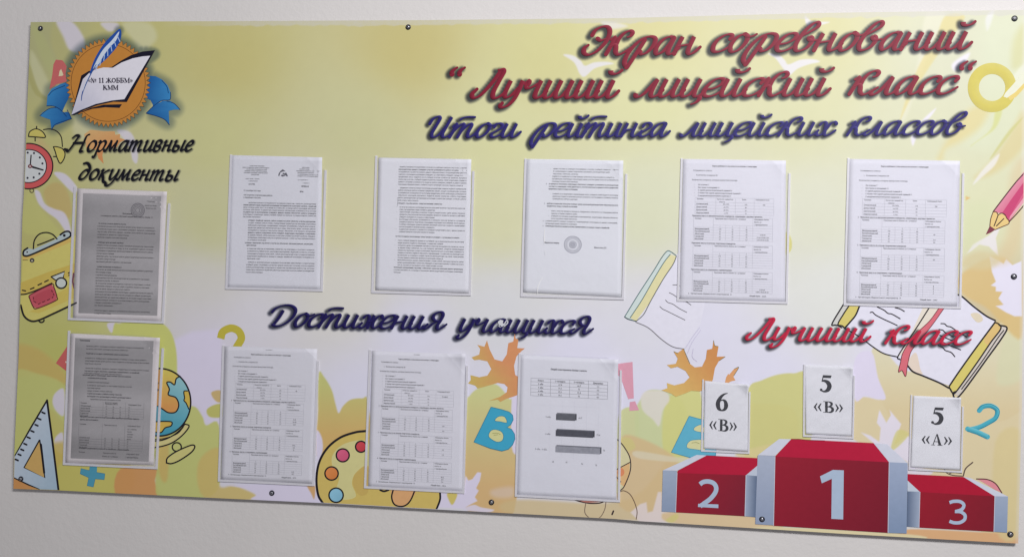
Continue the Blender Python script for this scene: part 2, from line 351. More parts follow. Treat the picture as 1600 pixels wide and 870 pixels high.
# base tint of the print, spread smoothly between swatches
YT, YT2, YM, PW, WH = (208, 200, 120), (214, 210, 140), (214, 214, 158), (222, 223, 205), (222, 221, 238)
SW = [(60, 60, (184, 184, 126)), (200, 60, (200, 195, 118)), (350, 90, (202, 193, 116)), (640, 70, (204, 193, 120)), (850, 90, (212, 208, 140)), (1000, 50, (216, 210, 145)),
      (1250, 60, (214, 210, 152)), (1500, 80, (212, 214, 184)), (1580, 200, (214, 216, 178)), (330, 220, (206, 205, 138)), (560, 200, (206, 205, 150)), (780, 210, (216, 216, 156)), (1000, 150, (218, 218, 160)),
      (1250, 170, (214, 214, 166)), (1450, 230, (214, 216, 180)), (330, 350, (204, 204, 150)), (540, 340, (216, 212, 164)), (780, 340, (216, 216, 170)), (1010, 330, (216, 219, 185)),
      (1280, 340, (218, 220, 196)), (1540, 330, (216, 218, 176)), (310, 450, (214, 212, 205)), (540, 460, (222, 220, 210)), (780, 480, (218, 219, 222)), (1010, 500, (220, 220, 228)),
      (1300, 460, (222, 224, 218)), (1100, 520, (221, 220, 236)), (400, 500, (220, 218, 226)), (640, 520, WH), (900, 560, WH), (300, 600, (220, 215, 234)), (325, 530, (220, 216, 230)), (300, 500, (216, 213, 216)), (315, 570, (221, 216, 234)), (560, 620, WH),
      (760, 640, WH), (1000, 620, WH), (1200, 600, WH), (1400, 560, WH), (40, 250, (198, 195, 116)), (60, 400, (196, 192, 114)), (100, 560, (196, 196, 110)), (200, 560, (198, 200, 116)),
      (30, 700, (204, 196, 105)), (430, 760, WH), (1580, 480, (205, 190, 150))]
num = np.zeros(GX.shape + (3,)); den = np.zeros(GX.shape)
for (x, y, c) in SW:
    w = 1.0 / (((GX - x) ** 2 + (GY - y) ** 2) / 90.0 ** 2 + .15) ** 1.6
    num += w[..., None] * np.asarray(c, float); den += w
CG = num / den[..., None]
def blob(pts, col, soft=1.2, a=1.0, smooth=True, o=None, k=3.953, grad=None):
    """one soft-edged tint of the watercolour ground"""
    p = np.asarray(pts, float)
    if o is not None: p = np.stack([o[0] + p[:, 0] / k, o[1] + p[:, 1] / k], -1)
    if smooth: p = cr(p, True, 5)
    m = (GX > p[:, 0].min() - 3 * soft) & (GX < p[:, 0].max() + 3 * soft) & (GY > p[:, 1].min() - 3 * soft) & (GY < p[:, 1].max() + 3 * soft)
    x = GX[m]; y = GY[m]
    if len(x) == 0: return
    dist = np.full(x.shape, 1e9); ins = np.zeros(x.shape, bool)
    for i in range(len(p)):
        x0, y0 = p[i - 1]; x1, y1 = p[i]; dx, dy = x1 - x0, y1 - y0; L2 = dx * dx + dy * dy
        if L2 < 1e-9: continue
        t = np.clip(((x - x0) * dx + (y - y0) * dy) / L2, 0, 1)
        dist = np.minimum(dist, (x - x0 - t * dx) ** 2 + (y - y0 - t * dy) ** 2)
        if dy != 0:
            c = ((y0 > y) != (y1 > y)) & (x < dx * (y - y0) / dy + x0); ins ^= c
    dist = np.sqrt(dist); sd = np.where(ins, -dist, dist)
    f = np.clip(.5 - sd / (2 * soft), 0, 1); f = f * f * (3 - 2 * f) * a
    if grad:
        (g0, c0, g1, c1) = grad; d = np.asarray(g1, float) - g0
        tt = np.clip(((x - g0[0]) * d[0] + (y - g0[1]) * d[1]) / (d @ d), 0, 1)[:, None]
        cc = np.asarray(c0, float) * (1 - tt) + np.asarray(c1, float) * tt
    else: cc = np.asarray(col, float)
    CG[m] = CG[m] * (1 - f[:, None]) + cc * f[:, None]
LIL = (222, 216, 236); GRN = (204, 208, 128); YEL = (212, 205, 118); ORG = (214, 176, 112); TAN = (220, 206, 166); PAL = (216, 214, 160)
# --- upper left: pale streaks, ribbons
blob([(88, 34), (112, 34), (132, 62), (128, 82), (108, 78), (98, 58)], LIL, 3, .85)
blob([(158, 36), (182, 36), (186, 44), (172, 50), (162, 44)], LIL, 2.5, .8)
blob([(192, 36), (232, 36), (245, 60), (222, 80), (205, 60)], (214, 214, 170), 5, .7)
blob([(48, 80), (62, 100), (80, 140), (68, 150), (50, 120)], (214, 214, 170), 4, .6)
blob([(50, 40), (70, 60), (90, 110), (80, 118), (60, 80)], (188, 192, 122), 4, .6)
blob([(84, 36), (100, 60), (112, 100), (100, 110), (80, 70)], (196, 190, 110), 4, .4)
blob([(46, 100), (60, 140), (72, 152), (70, 156), (54, 146), (44, 120)], (176, 172, 96), 1.5, .6)
blob([(118, 180), (140, 190), (170, 200), (200, 190), (192, 230), (120, 215)], (216, 214, 176), 6, .6)
blob([(183, 203), (205, 208), (215, 235), (214, 255), (207, 250), (203, 232), (192, 216)], LIL, 1.8, .8)
blob([(60, 215), (78, 235), (84, 262), (70, 262), (60, 240)], (214, 180, 122), 6, .55)
blob([(68, 300), (86, 285), (104, 296), (112, 330), (104, 342), (80, 330)], (206, 178, 104), 3, .7)
blob([(84, 270), (102, 272), (120, 292), (118, 302), (112, 300), (98, 286)], LIL, 1.6, .9)
blob([(54, 298), (62, 300), (70, 318), (84, 326), (100, 332), (108, 348), (112, 370), (104, 364), (90, 344), (74, 332), (60, 318)], LIL, 1.6, .9)
blob([(46, 300), (60, 320), (80, 345), (100, 372), (60, 368), (36, 360), (38, 320)], (204, 204, 116), 3, .7)
# --- lower left lobes
blob([(20, 540), (60, 545), (100, 580), (105, 600), (60, 586), (20, 586)], (210, 182, 106), 5, .75)
blob([(20, 588), (60, 584), (102, 604), (104, 660), (70, 640), (22, 720)], GRN, 2.5, .8)
blob([(168, 505), (190, 505), (178, 518), (172, 518)], LIL, 1.2, .9)
blob([(262, 535), (300, 518), (346, 514), (347, 663), (316, 661), (311, 637), (292, 628), (262, 600), (256, 560)], LIL, 5, 1, smooth=False)
blob([(176, 518), (190, 505), (235, 500), (262, 512), (275, 545), (276, 600), (270, 640), (240, 660), (170, 640)], (206, 210, 122), 1.5, 1)
blob([(100, 608), (86, 614), (82, 628), (88, 642), (100, 648)], LIL, 1.6, .9)
blob([(98, 676), (86, 684), (86, 700), (98, 708)], LIL, 1.6, .9)
blob([(20, 715), (92, 690), (110, 700), (200, 722), (190, 772), (20, 764)], (208, 186, 98), 5, .85)
blob([(20, 745), (62, 764), (20, 764)], (214, 150, 92), 2, .9, smooth=False)
blob([(100, 720), (186, 728), (189, 740), (184, 772), (92, 766)], (205, 200, 110), 3, .85)
blob([(188, 732), (246, 732), (242, 750), (246, 778), (184, 776)], (216, 158, 98), 1.6, .95)
blob([(236, 690), (262, 650), (300, 634), (316, 650), (322, 664), (342, 664), (342, 760), (300, 780), (250, 778), (243, 752), (245, 725)], (200, 204, 122), 1.6, .95)
blob([(246, 640), (262, 640), (262, 745), (248, 735)], (214, 180, 105), 3, .7)
blob([(310, 722), (342, 700), (342, 757), (365, 758), (385, 765), (400, 773), (398, 780), (320, 777)], (212, 190, 115), 3, .9)
blob([(362, 757), (480, 757), (492, 765), (500, 786), (398, 781), (400, 772), (380, 762)], LIL, 1.5, 1)
blob([(480, 758), (492, 758), (491, 779), (486, 770)], (214, 168, 108), 1, .9)
blob([(331, 612), (345, 610), (348, 625), (340, 628), (332, 620)], (206, 178, 112), 1.2, .9)
blob([(323, 640), (335, 632), (348, 632), (348, 650), (328, 651)], (196, 194, 106), 1.2, .95)
# --- between the lower documents
blob([(498, 583), (506, 588), (518, 608), (524, 630), (529, 645), (536, 634), (548, 624), (566, 622), (574, 626), (575, 700), (500, 720), (497, 640)], (204, 198, 124), 1.5, 1, grad=((530, 600), (200, 200, 126), (530, 680), (214, 180, 112)))
blob([(495, 672), (503, 684), (504, 704), (497, 720), (494, 700)], LIL, 1.2, 1)
blob([(729, 640), (734, 618), (750, 605), (775, 600), (795, 622), (801, 640), (803, 800), (728, 794)], (208, 206, 140), 1.6, 1, grad=((760, 610), (208, 210, 146), (760, 760), (216, 182, 128)))
blob([(800, 622), (812, 622), (812, 700), (800, 700)], LIL, 1.2, 1)
blob([(727, 742), (732, 750), (738, 748), (746, 737), (752, 738), (750, 750), (744, 762), (748, 766), (742, 776), (746, 782), (734, 788), (724, 794), (684, 792), (688, 768), (725, 770)], LIL, .9, 1, smooth=False)
blob([(699, 770), (714, 770), (711, 782), (706, 788), (701, 780)], (212, 196, 110), 1, 1)
blob([(724, 794), (740, 788), (752, 792), (772, 796), (760, 800), (730, 797)], LIL, 1, .9)
blob([(768, 765), (800, 760), (800, 776), (772, 776)], LIL, 5, .35)
blob([(803, 780), (980, 780), (1060, 700), (1065, 800), (1000, 813), (803, 803)], (212, 190, 140), 4, .8)
# --- right of the bar-chart document
blob([(968, 645), (996, 640), (998, 690), (1000, 705), (968, 706)], (206, 210, 150), 1.5, .9)
blob([(1000, 625), (1012, 610), (1036, 610), (1060, 620), (1075, 650), (1070, 700), (1060, 712), (1030, 720), (1000, 712), (994, 690), (992, 645)], (204, 212, 158), 2, .95)
blob([(1036, 650), (1046, 620), (1070, 612), (1094, 610), (1098, 720), (1050, 722), (1036, 700)], (212, 212, 136), 2, .95)
blob([(1002, 618), (1014, 610), (1040, 612), (1046, 625), (1036, 640), (1030, 665), (1020, 655), (1004, 640)], (226, 220, 216), 2, .8)
blob([(968, 690), (1000, 684), (1060, 720), (1040, 760), (1036, 795), (968, 790)], (216, 190, 142), 3, .9)
blob([(994, 704), (1060, 714), (1094, 712), (1080, 722), (1000, 716)], (220, 214, 190), 1.6, .7)
blob([(968, 686), (985, 684), (992, 700), (968, 706)], (210, 206, 130), 2, .6)
blob([(1000, 787), (1010, 784), (1012, 800), (1020, 798), (1028, 768), (1034, 768), (1036, 798), (1066, 802), (1084, 815), (1000, 815), (985, 800)], (228, 216, 214), 1.5, .9, smooth=False)
blob([(1034, 805), (1060, 800), (1210, 806), (1210, 826), (1060, 818)], (222, 196, 150), 2, .9)
blob([(1040, 812), (1056, 802), (1060, 808), (1050, 816)], (214, 206, 130), 1.5, .8)
# --- behind and right of the podium
blob([(1170, 606), (1190, 594), (1215, 585), (1240, 583), (1262, 590), (1262, 700), (1170, 720), (1165, 660)], (208, 206, 138), 1.5, 1)
blob([(1160, 640), (1180, 630), (1240, 640), (1240, 690), (1180, 720)], (208, 204, 134), 3, .8)
blob([(1150, 708), (1230, 690), (1210, 715), (1180, 720)], (220, 206, 150), 3, .8)
blob([(1335, 624), (1352, 620), (1372, 624), (1380, 622), (1430, 620), (1600, 540), (1600, 850), (1340, 690), (1332, 680)], TAN, 1.6, 1)
blob([(1362, 548), (1380, 545), (1420, 580), (1500, 560), (1570, 500), (1600, 510), (1600, 640), (1420, 680), (1385, 640), (1370, 600)], (210, 192, 148), 1.6, 1, grad=((1480, 560), (220, 213, 180), (1480, 640), (218, 202, 160)))
blob([(1560, 560), (1575, 515), (1596, 530), (1596, 590), (1560, 600)], (214, 214, 176), 5, .8)
blob([(1597, 440), (1560, 400), (1500, 430), (1505, 460), (1540, 480), (1560, 500), (1596, 528)], (216, 188, 126), 4, .9)
blob([(1336, 560), (1362, 550), (1372, 590), (1384, 622), (1366, 622), (1352, 618), (1336, 624)], LIL, 1.2, 1)
blob([(1374, 640), (1385, 660), (1392, 648), (1390, 640), (1398, 650), (1408, 662), (1402, 680), (1396, 696), (1418, 680), (1430, 690), (1430, 740), (1416, 720), (1365, 692), (1345, 675), (1360, 680), (1374, 690), (1376, 668), (1370, 660)], (226, 221, 234), 1.1, .95, smooth=False)
blob([(1392, 700), (1402, 672), (1420, 678), (1400, 700)], (212, 206, 132), 1.5, .8)
blob([(1417, 726), (1455, 735), (1450, 742), (1417, 742)], LIL, 1.5, .8)
blob([(1424, 826), (1560, 832), (1592, 830), (1592, 850), (1420, 838)], (222, 176, 128), 1.6, 1)
blob([(1200, 822), (1420, 834), (1424, 842), (1200, 832)], (226, 214, 170), 1.5, 1)
blob([(1555, 690), (1598, 680), (1596, 828), (1557, 828)], (218, 202, 148), 4, .8)
# --- white maple leaf and star at the right edge
blob([(1546, 400), (1560, 407), (1568, 412), (1572, 405), (1582, 414), (1596, 408), (1597, 494), (1585, 494), (1572, 488), (1556, 478), (1568, 476), (1560, 466), (1566, 456), (1556, 455), (1556, 448), (1548, 446), (1556, 440), (1550, 425)], (226, 223, 238), .9, 1, smooth=False)
blob([(1511, 396), (1520, 382), (1530, 376), (1545, 368), (1565, 350), (1556, 372), (1560, 400), (1545, 385), (1530, 382), (1518, 392)], (230, 226, 230), 1.2, .85, smooth=False)
# --- upper right streaks
o4 = (1280, 0)
blob([(660, 90), (780, 90), (700, 260), (620, 480), (540, 720), (500, 740), (560, 560), (610, 380)], (226, 224, 200), 4, .55, o=o4)
blob([(780, 100), (900, 110), (760, 300), (640, 480), (560, 620), (500, 740), (560, 540), (640, 360), (720, 240)], (222, 204, 120), 2.5, .6, o=o4)
blob([(840, 440), (820, 400), (880, 350), (930, 330), (900, 390)], (230, 226, 238), 3, .9, o=o4)
blob([(640, 740), (720, 670), (690, 720), (620, 800), (580, 900), (570, 830)], (230, 226, 238), 2, .9, o=o4)
blob([(1030, 110), (1080, 60), (1060, 150), (1035, 190)], (228, 226, 236), 3, .8, o=o4)
blob([(1000, 150), (1265, 100), (1265, 560), (1200, 900), (900, 900), (1000, 600)], (214, 222, 190), 18, .5, o=o4)
blob([(1265, 160), (1200, 250), (1190, 420), (1265, 380)], (206, 204, 140), 8, .6, o=o4)
blob([(1265, 500), (1180, 590), (1150, 620), (1160, 640), (1265, 545)], (222, 198, 110), 2.5, .7, o=o4)
blob([(1140, 590), (1200, 470), (1265, 400), (1265, 480), (1190, 570)], (226, 228, 208), 3, .7, o=o4)
blob([(900, 700), (1060, 640), (1000, 780), (880, 870), (780, 920), (760, 980), (740, 960)], (222, 202, 124), 8, .6, o=o4)
blob([(1090, 680), (1130, 680), (1090, 790), (980, 870), (940, 900), (1060, 800)], (206, 210, 120), 2.5, .7, o=o4)
blob([(1265, 690), (1190, 800), (1060, 1000), (960, 1100), (1100, 1060), (1265, 900)], (216, 196, 128), 7, .6, o=o4)
blob([(1265, 720), (1180, 830), (1080, 960), (1060, 970), (1170, 810)], (198, 196, 110), 1.6, .6, o=o4)
o5 = (1280, 200)
blob([(1110, 160), (1085, 230), (1010, 300), (950, 350), (1000, 270)], (230, 228, 226), 2, .8, o=o5)
blob([(905, 420), (935, 432), (905, 448)], (222, 184, 110), 1, .9, o=o5, smooth=False)
blob([(930, 470), (1060, 460), (1050, 600), (900, 760), (900, 560)], (212, 218, 172), 10, .6, o=o5)
blob([(1180, 300), (1265, 200), (1265, 600), (1200, 800), (1080, 830), (1160, 640)], (218, 196, 150), 10, .6, o=o5)
blob([(900, 800), (1000, 760), (1120, 800), (1050, 870), (890, 860)], (212, 198, 150), 6, .7, o=o5)
blob([(1228, 363), (1236, 372), (1237, 388), (1230, 398), (1226, 392)], (212, 206, 120), 1, .9)
# --- birds
for q in ([(880, 86), (895, 87), (907, 95), (914, 103), (928, 98), (948, 97), (959, 100), (944, 103), (928, 108), (914, 120), (906, 116), (897, 98)],
          [(1200, 84), (1216, 86), (1226, 94), (1232, 101), (1250, 94), (1270, 93), (1281, 97), (1264, 101), (1246, 108), (1233, 118), (1224, 108), (1212, 92)],
          [(1258, 26), (1270, 34), (1296, 35), (1280, 40), (1262, 42)]):
    blob(q, (228, 226, 240), 1.6, .78)
blob([(940, 34), (965, 36), (980, 42), (950, 46)], (228, 226, 240), 3, .6)
# --- worn pale film along the top edge
wob = np.interp(GX, np.arange(40, 1620, 9), 8.5 + rng.normal(0, 1.0, len(np.arange(40, 1620, 9))))
fb = np.clip((wob - (GY - ty(GX))) / 1.6, 0, 1) * np.clip((GX - 250) / 120, 0, 1) * .62
sp = rng.random(GX.shape); fb = fb * (.8 + .35 * sp)
CG = CG * (1 - fb[..., None]) + np.array((206, 204, 196.0)) * fb[..., None]
rb = np.clip((GX - rx(GY) + 6) / 4, 0, 1) * .35; CG = CG * (1 - rb[..., None]) + np.array((222, 220, 220.0)) * rb[..., None]
# --- printed dark glow behind the lettering and the emblem
glow = np.zeros(GX.shape)
gi = lambda x, y: (np.clip(((x - 22) / 1578 * NX), 0, NX - 1), np.clip((y - 17) / 831 * NY, 0, NY - 1))
def splat(x, y, r, soft, a):
    cx = (x - lx(y)) / (rx(y) - lx(y)) * NX; cy = (y - ty(x)) / (by(x) - ty(x)) * NY; q = int((r + soft) / 1.3) + 4
    sl = (slice(max(0, int(cy) - q), int(cy) + q), slice(max(0, int(cx) - q), int(cx) + q))
    d = np.hypot(GX[sl] - x, GY[sl] - y); f = np.clip(1 - (d - r) / soft, 0, 1); f = f * f * (3 - 2 * f) * a
    glow[sl] = np.maximum(glow[sl], f)
for w in WORDS[:13]:
    xh = w[3]
    for L in w[6]:
        for p, wd in L:
            for (x, y), q in list(zip(p, wd))[::2]: splat(x - xh * .19, y + xh * .11, q * .2, xh * .27, .74)
for w in CW:
    for L in w[4]:
        for p, wd in L:
            for (x, y), q in list(zip(p, wd))[::2]: splat(x + .8, y + .8, q * .3, 3.2, .5)
CG = CG * (1 - glow[..., None]) + np.array((12, 16, 34.0)) * glow[..., None]
glow[:] = 0
for a in np.linspace(0, 2 * np.pi, 90): splat(168.7 + 60 * math.cos(a), 130 + 62 * math.sin(a), 5, 16, .6)
for x, y in cr([(80, 140), (76, 165), (64, 182), (82, 190), (84, 200), (105, 186)], False, 8): splat(x, y, 3, 14, .42)
for x, y in cr([(240, 122), (262, 135), (266, 155), (276, 170), (262, 178), (262, 192), (240, 180)], False, 8): splat(x, y, 3, 14, .42)
for x, y in cr([(186, 48), (180, 75), (240, 82), (232, 95)], False, 8): splat(x, y, 3, 8, .5)
CG = CG * (1 - glow[..., None]) + np.array((52, 74, 84.0)) * glow[..., None]
# build the panel: printed face, thin foam core behind it
V = P3(GX.ravel(), GY.ravel(), 0.0).astype(np.float32)
idx = np.arange(NX * NY).reshape(NY, NX)
Q = np.stack([idx[1:, :-1], idx[1:, 1:], idx[:-1, 1:], idx[:-1, :-1]], -1).reshape(-1, 4)
me = bpy.data.meshes.new('printed_face'); me.vertices.add(len(V)); me.vertices.foreach_set('co', V.ravel())
me.loops.add(Q.size); me.loops.foreach_set('vertex_index', Q.ravel().astype(np.int32))
me.polygons.add(len(Q)); me.polygons.foreach_set('loop_start', (np.arange(len(Q)) * 4).astype(np.int32)); me.polygons.foreach_set('loop_total', np.full(len(Q), 4, np.int32))
me.update(calc_edges=True)
a = me.color_attributes.new('Col', 'FLOAT_COLOR', 'POINT'); c4 = np.ones((len(V), 4), np.float32); c4[:, :3] = alb(CG.reshape(-1, 3), np.interp(GY.ravel(), [280, 500], [.13, .02])); a.data.foreach_set('color', c4.ravel())
me.materials.append(M_print); face = bpy.data.objects.new('printed_face', me); COL.objects.link(face); face.parent = board
rim = np.vstack([np.stack([GX[0, ::20], GY[0, ::20]], -1), [[GX[0, -1], GY[0, -1]]], np.stack([GX[20::20, -1], GY[20::20, -1]], -1), [[GX[-1, -1], GY[-1, -1]]],
                 np.stack([GX[-1, ::-20], GY[-1, ::-20]], -1)[1:], [[GX[-1, 0], GY[-1, 0]]], np.stack([GX[::-20, 0], GY[::-20, 0]], -1)[1:-1]])
cen = rim.mean(0)
fr = P3(rim[:, 0], rim[:, 1], 0.0); fr[:, 1] += .00002; bk = fr.copy(); bk[:, 1] = .0075
n = len(rim); F = [[i, (i + 1) % n, n + (i + 1) % n, n + i][::-1] for i in range(n)]
cv = np.array([[fr[:, 0].mean(), .0075, fr[:, 2].mean()]]); F += [[n + i, n + (i + 1) % n, 2 * n][::-1] for i in range(n)]
new_mesh('foam_core', np.vstack([fr, bk, cv]), F, M_edge, board)

# ------------------------------------------------------------------ lettering: each word a part, each letter a sub-part
def lettering(words, mk, edged=True):
    for w in words:
        e = bpy.data.objects.new('printed_word', None); COL.objects.link(e); e.parent = board
        z = .00085 if not (edged and w[5] == 'bright red') else .00205
        for L in w[6 if edged else 4]:
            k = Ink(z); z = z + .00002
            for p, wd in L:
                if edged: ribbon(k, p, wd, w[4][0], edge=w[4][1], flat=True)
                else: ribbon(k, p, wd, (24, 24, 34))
            k.build('letter', e, M_ink)
        e['label'] = mk(w)
M_glow = bpy.data.materials.new('printed_glow'); M_glow.use_nodes = True; _n = M_glow.node_tree; _b = _n.nodes['Principled BSDF']; _b.inputs['Base Color'].default_value = (.006, .010, .022, 1); _b.inputs['Roughness'].default_value = .45
_a = _n.nodes.new('ShaderNodeAttribute'); _a.attribute_name = 'Glow'; _n.links.new(_a.outputs['Fac'], _b.inputs['Alpha'])
for w in WORDS[13:]:
    x0, x1 = w[1][0] - 14, w[1][1] + 8; y0, y1 = w[2][0] - w[3] * 1.9, w[2][1] + w[3] * 1.0; nx, ny = int((x1 - x0) / 1.3), int((y1 - y0) / 1.3); xh = w[3]
    gx, gy = np.meshgrid(np.linspace(x0, x1, nx), np.linspace(y0, y1, ny)); gg = np.zeros(gx.shape)
    for L in w[6]:
        for p, wd in L:
            for (x, y), q in list(zip(p, wd))[::2]:
                d = np.hypot(gx - (x - xh * .19), gy - (y + xh * .11)); f = np.clip(1 - (d - q * .2) / (xh * .27), 0, 1); gg = np.maximum(gg, f * f * (3 - 2 * f) * .74)
    i = np.arange(nx * ny).reshape(ny, nx); Fq = np.stack([i[1:, :-1], i[1:, 1:], i[:-1, 1:], i[:-1, :-1]], -1).reshape(-1, 4)
    Fq = Fq[(gg.ravel()[Fq] > 0).any(1)].tolist(); o = new_mesh('printed_glow', P3(gx.ravel(), gy.ravel(), .00193), Fq, M_glow, board)
    at = o.data.attributes.new('Glow', 'FLOAT', 'POINT'); at.data.foreach_set('value', gg.ravel().astype(np.float32))
lettering(WORDS, lambda w: '%s brush lettering reading %s' % (w[5], w[0]) if w[0] != '“' else 'dark red quotation mark')
lettering(CW, lambda w: 'black italic lettering reading %s' % w[0], False)

BK = (36, 33, 40)
# ------------------------------------------------------------------ emblem
k = Ink(.0004, (0, 0), 3.953)
BL1, BL2, BL3 = (58, 140, 200), (30, 96, 162), (18, 56, 110)
for q, g in (([(420, 508), (370, 522), (320, 550), (293, 590), (288, 655), (318, 655), (350, 664), (385, 690), (402, 650), (428, 600)], ((300, 580), BL1, (420, 640), BL2)),
             ([(345, 664), (300, 674), (262, 696), (246, 716), (275, 728), (310, 740), (314, 770), (318, 802), (340, 775), (390, 757), (442, 735), (430, 700), (415, 692), (395, 695)], ((270, 700), BL1, (420, 740), BL2)),
             ([(925, 470), (960, 472), (1000, 492), (1035, 528), (1053, 572), (1050, 616), (1000, 622), (960, 652), (935, 684), (945, 650), (930, 620), (900, 605)], ((1040, 560), BL1, (930, 560), BL2)),
             ([(903, 700), (950, 655), (1005, 624), (1050, 624), (1085, 645), (1112, 678), (1075, 678), (1042, 686), (1046, 772), (1015, 738), (965, 718)], ((1080, 650), BL1, (940, 700), BL2))):
    k.poly(q, BL1, grad=g)
for q in ([(288, 655), (318, 655), (350, 664), (385, 690), (410, 720)], [(415, 680), (442, 735)], [(1053, 572), (1050, 616), (1000, 622), (950, 655), (903, 700)], [(905, 702), (960, 716), (1015, 738), (1046, 772)],
          [(300, 590), (330, 560), (400, 530)], [(1000, 498), (1030, 535), (1040, 575)], [(246, 716), (300, 674), (350, 664)], [(1112, 678), (1075, 640), (1030, 626)], [(318, 802), (345, 768), (440, 735)]):
    k.line(q, 1.0, BL3)
N = 56; a = np.linspace(0, 2 * np.pi, 2 * N, endpoint=False); rr = np.where(np.arange(2 * N) % 2 == 0, 1.0, .905)
teeth = np.stack([668 + 262 * rr * np.cos(a), 513 + 276 * rr * np.sin(a)], -1)
k.poly(teeth, (202, 138, 62)); k.line(teeth, .8, (84, 52, 30), smooth=False, closed=True)
k.disc((668, 513), 229, 238, (204, 138, 58), n=48); k.ring((668, 513), 229, 238, .8, (110, 66, 34), n=70)
k.poly([(440, 713), (502, 468), (548, 440), (620, 428), (690, 415), (745, 378), (810, 342), (880, 320), (957, 312), (783, 632), (700, 630), (600, 652), (520, 682), (460, 712)], (28, 26, 44))
k.poly([(455, 712), (560, 668), (640, 648), (754, 645), (738, 668), (650, 664), (570, 674), (500, 697)], (28, 26, 44))
k.poly([(441, 710), (512, 490), (548, 455), (590, 430), (640, 418), (697, 420), (750, 388), (820, 362), (880, 350), (928, 346), (768, 614), (690, 622), (590, 644), (500, 680)], (226, 224, 236), grad=((480, 640), (206, 206, 224), (640, 520), (232, 230, 240)))
k.poly([(742, 180), (748, 232), (722, 290), (690, 330), (650, 372), (600, 415), (575, 440), (552, 462), (585, 365), (640, 275), (700, 212)], (38, 84, 170), smooth=True)
k.poly([(736, 196), (690, 252), (640, 304), (604, 362), (574, 430), (612, 395), (640, 345), (682, 290), (718, 250)], (214, 226, 242), smooth=True)
for i in range(7):
    t = i / 6; x = 725 - 120 * t; y = 225 + 175 * t; k.line([(x, y), (x - 14 + 30 * (1 - t), y + 34)], 1.4, (176, 200, 232))
k.line([(594, 400), (560, 460), (530, 520), (508, 580), (502, 622)], 1.9, (40, 84, 158), taper=True)
k.line([(556, 458), (528, 515), (512, 560)], 1.0, (214, 224, 240))
em = k.build('printed_emblem', board); em['label'] = 'orange sun badge with open book, blue quill and blue ribbons'

# serif capitals drawn with thick and thin pen strokes (unit height)
SER = {
 'Ж': (1.25, [((.62,1),(.62,0),.18),((.62,.5),(.16,.95),.08),((.62,.5),(1.1,.95),.08),((.58,.52),(.1,.05),.16),((.68,.52),(1.16,.05),.16),((.44,1),(.8,1),.05),((.44,0),(.8,0),.05),((-.02,0),(.26,0),.06),((1,0),(1.28,0),.06)]),
 'О': (1.0, ['O']), 'Б': (.86, [((.18,1),(.18,0),.2),((.02,1),(.72,1),.07),((.74,1),(.76,.8),.05),((.02,0),(.45,0),.07),((.18,.56),(.45,.56),.06),((.45,.56),(.68,.42),.14),((.68,.42),(.66,.14),.19),((.66,.14),(.4,0),.1)]),
 'М': (1.22, [((.16,1),(.16,0),.06),((.16,.98),(.56,.1),.17),((.56,.1),(.96,.98),.06),((1.0,1),(1.0,0),.2),((-.02,1),(.2,1),.06),((-.02,0),(.34,0),.06),((.8,0),(1.2,0),.06),((1,1),(1.2,1),.06)]),
 'К': (1.05, [((.18,1),(.18,0),.2),((.02,1),(.36,1),.06),((.02,0),(.36,0),.06),((.24,.5),(.72,.95),.08),((.36,.6),(.86,.04),.19),((.66,0),(1.02,0),.06)]),
 '1': (.6, [((.3,1),(.3,0),.2),((.1,.86),(.3,.98),.09),((.1,0),(.52,0),.06)]), '№': (1.3, [((.14,1),(.14,0),.07),((.14,1),(.62,0),.18),((.64,1),(.64,0),.07),((.0,0),(.26,0),.05),((.8,.6),(1.0,.8),.1),((1.0,.8),(1.14,.58),.1),((1.14,.58),(.98,.36),.1),((.98,.36),(.8,.6),.1),((.8,.12),(1.16,.12),.07)]),
 '«': (.62, [((.28,.66),(.08,.4),.09),((.08,.4),(.28,.12),.09),((.54,.66),(.34,.4),.09),((.34,.4),(.54,.12),.09)]), '»': (.62, [((.08,.66),(.28,.4),.09),((.28,.4),(.08,.12),.09),((.34,.66),(.54,.4),.09),((.54,.4),(.34,.12),.09)]), ' ': (.35, [])}
def serif_line(k, text, box, base, h, col):
    tot = sum(SER[c][0] for c in text); kx = (box[1] - box[0]) / tot; X = 0
    for c in text:
        adv, st = SER[c]
        for s in st:
            if s == 'O':
                a = np.linspace(0, 2 * np.pi, 22); p = np.stack([box[0] + (X + .47 + .36 * np.cos(a)) * kx, base - h * (.5 + .46 * np.sin(a))], -1)
                ribbon(k, p, h * (.07 + .15 * np.abs(np.cos(a))), col)
            else:
                (x0, y0), (x1, y1), w = s; ribbon(k, np.array([(box[0] + (X + x0) * kx, base - y0 * h), (box[0] + (X + x1) * kx, base - y1 * h)]), w * h * 1.1, col)
        X += adv
k = Ink(.0014)
serif_line(k, '«№ 11 ЖОББМ»', (137.5, 207.5), 129.2, 6.8, (44, 36, 62)); serif_line(k, 'КММ', (161, 185), 140.2, 6.6, (44, 36, 62))
k.build('emblem_lettering', board)

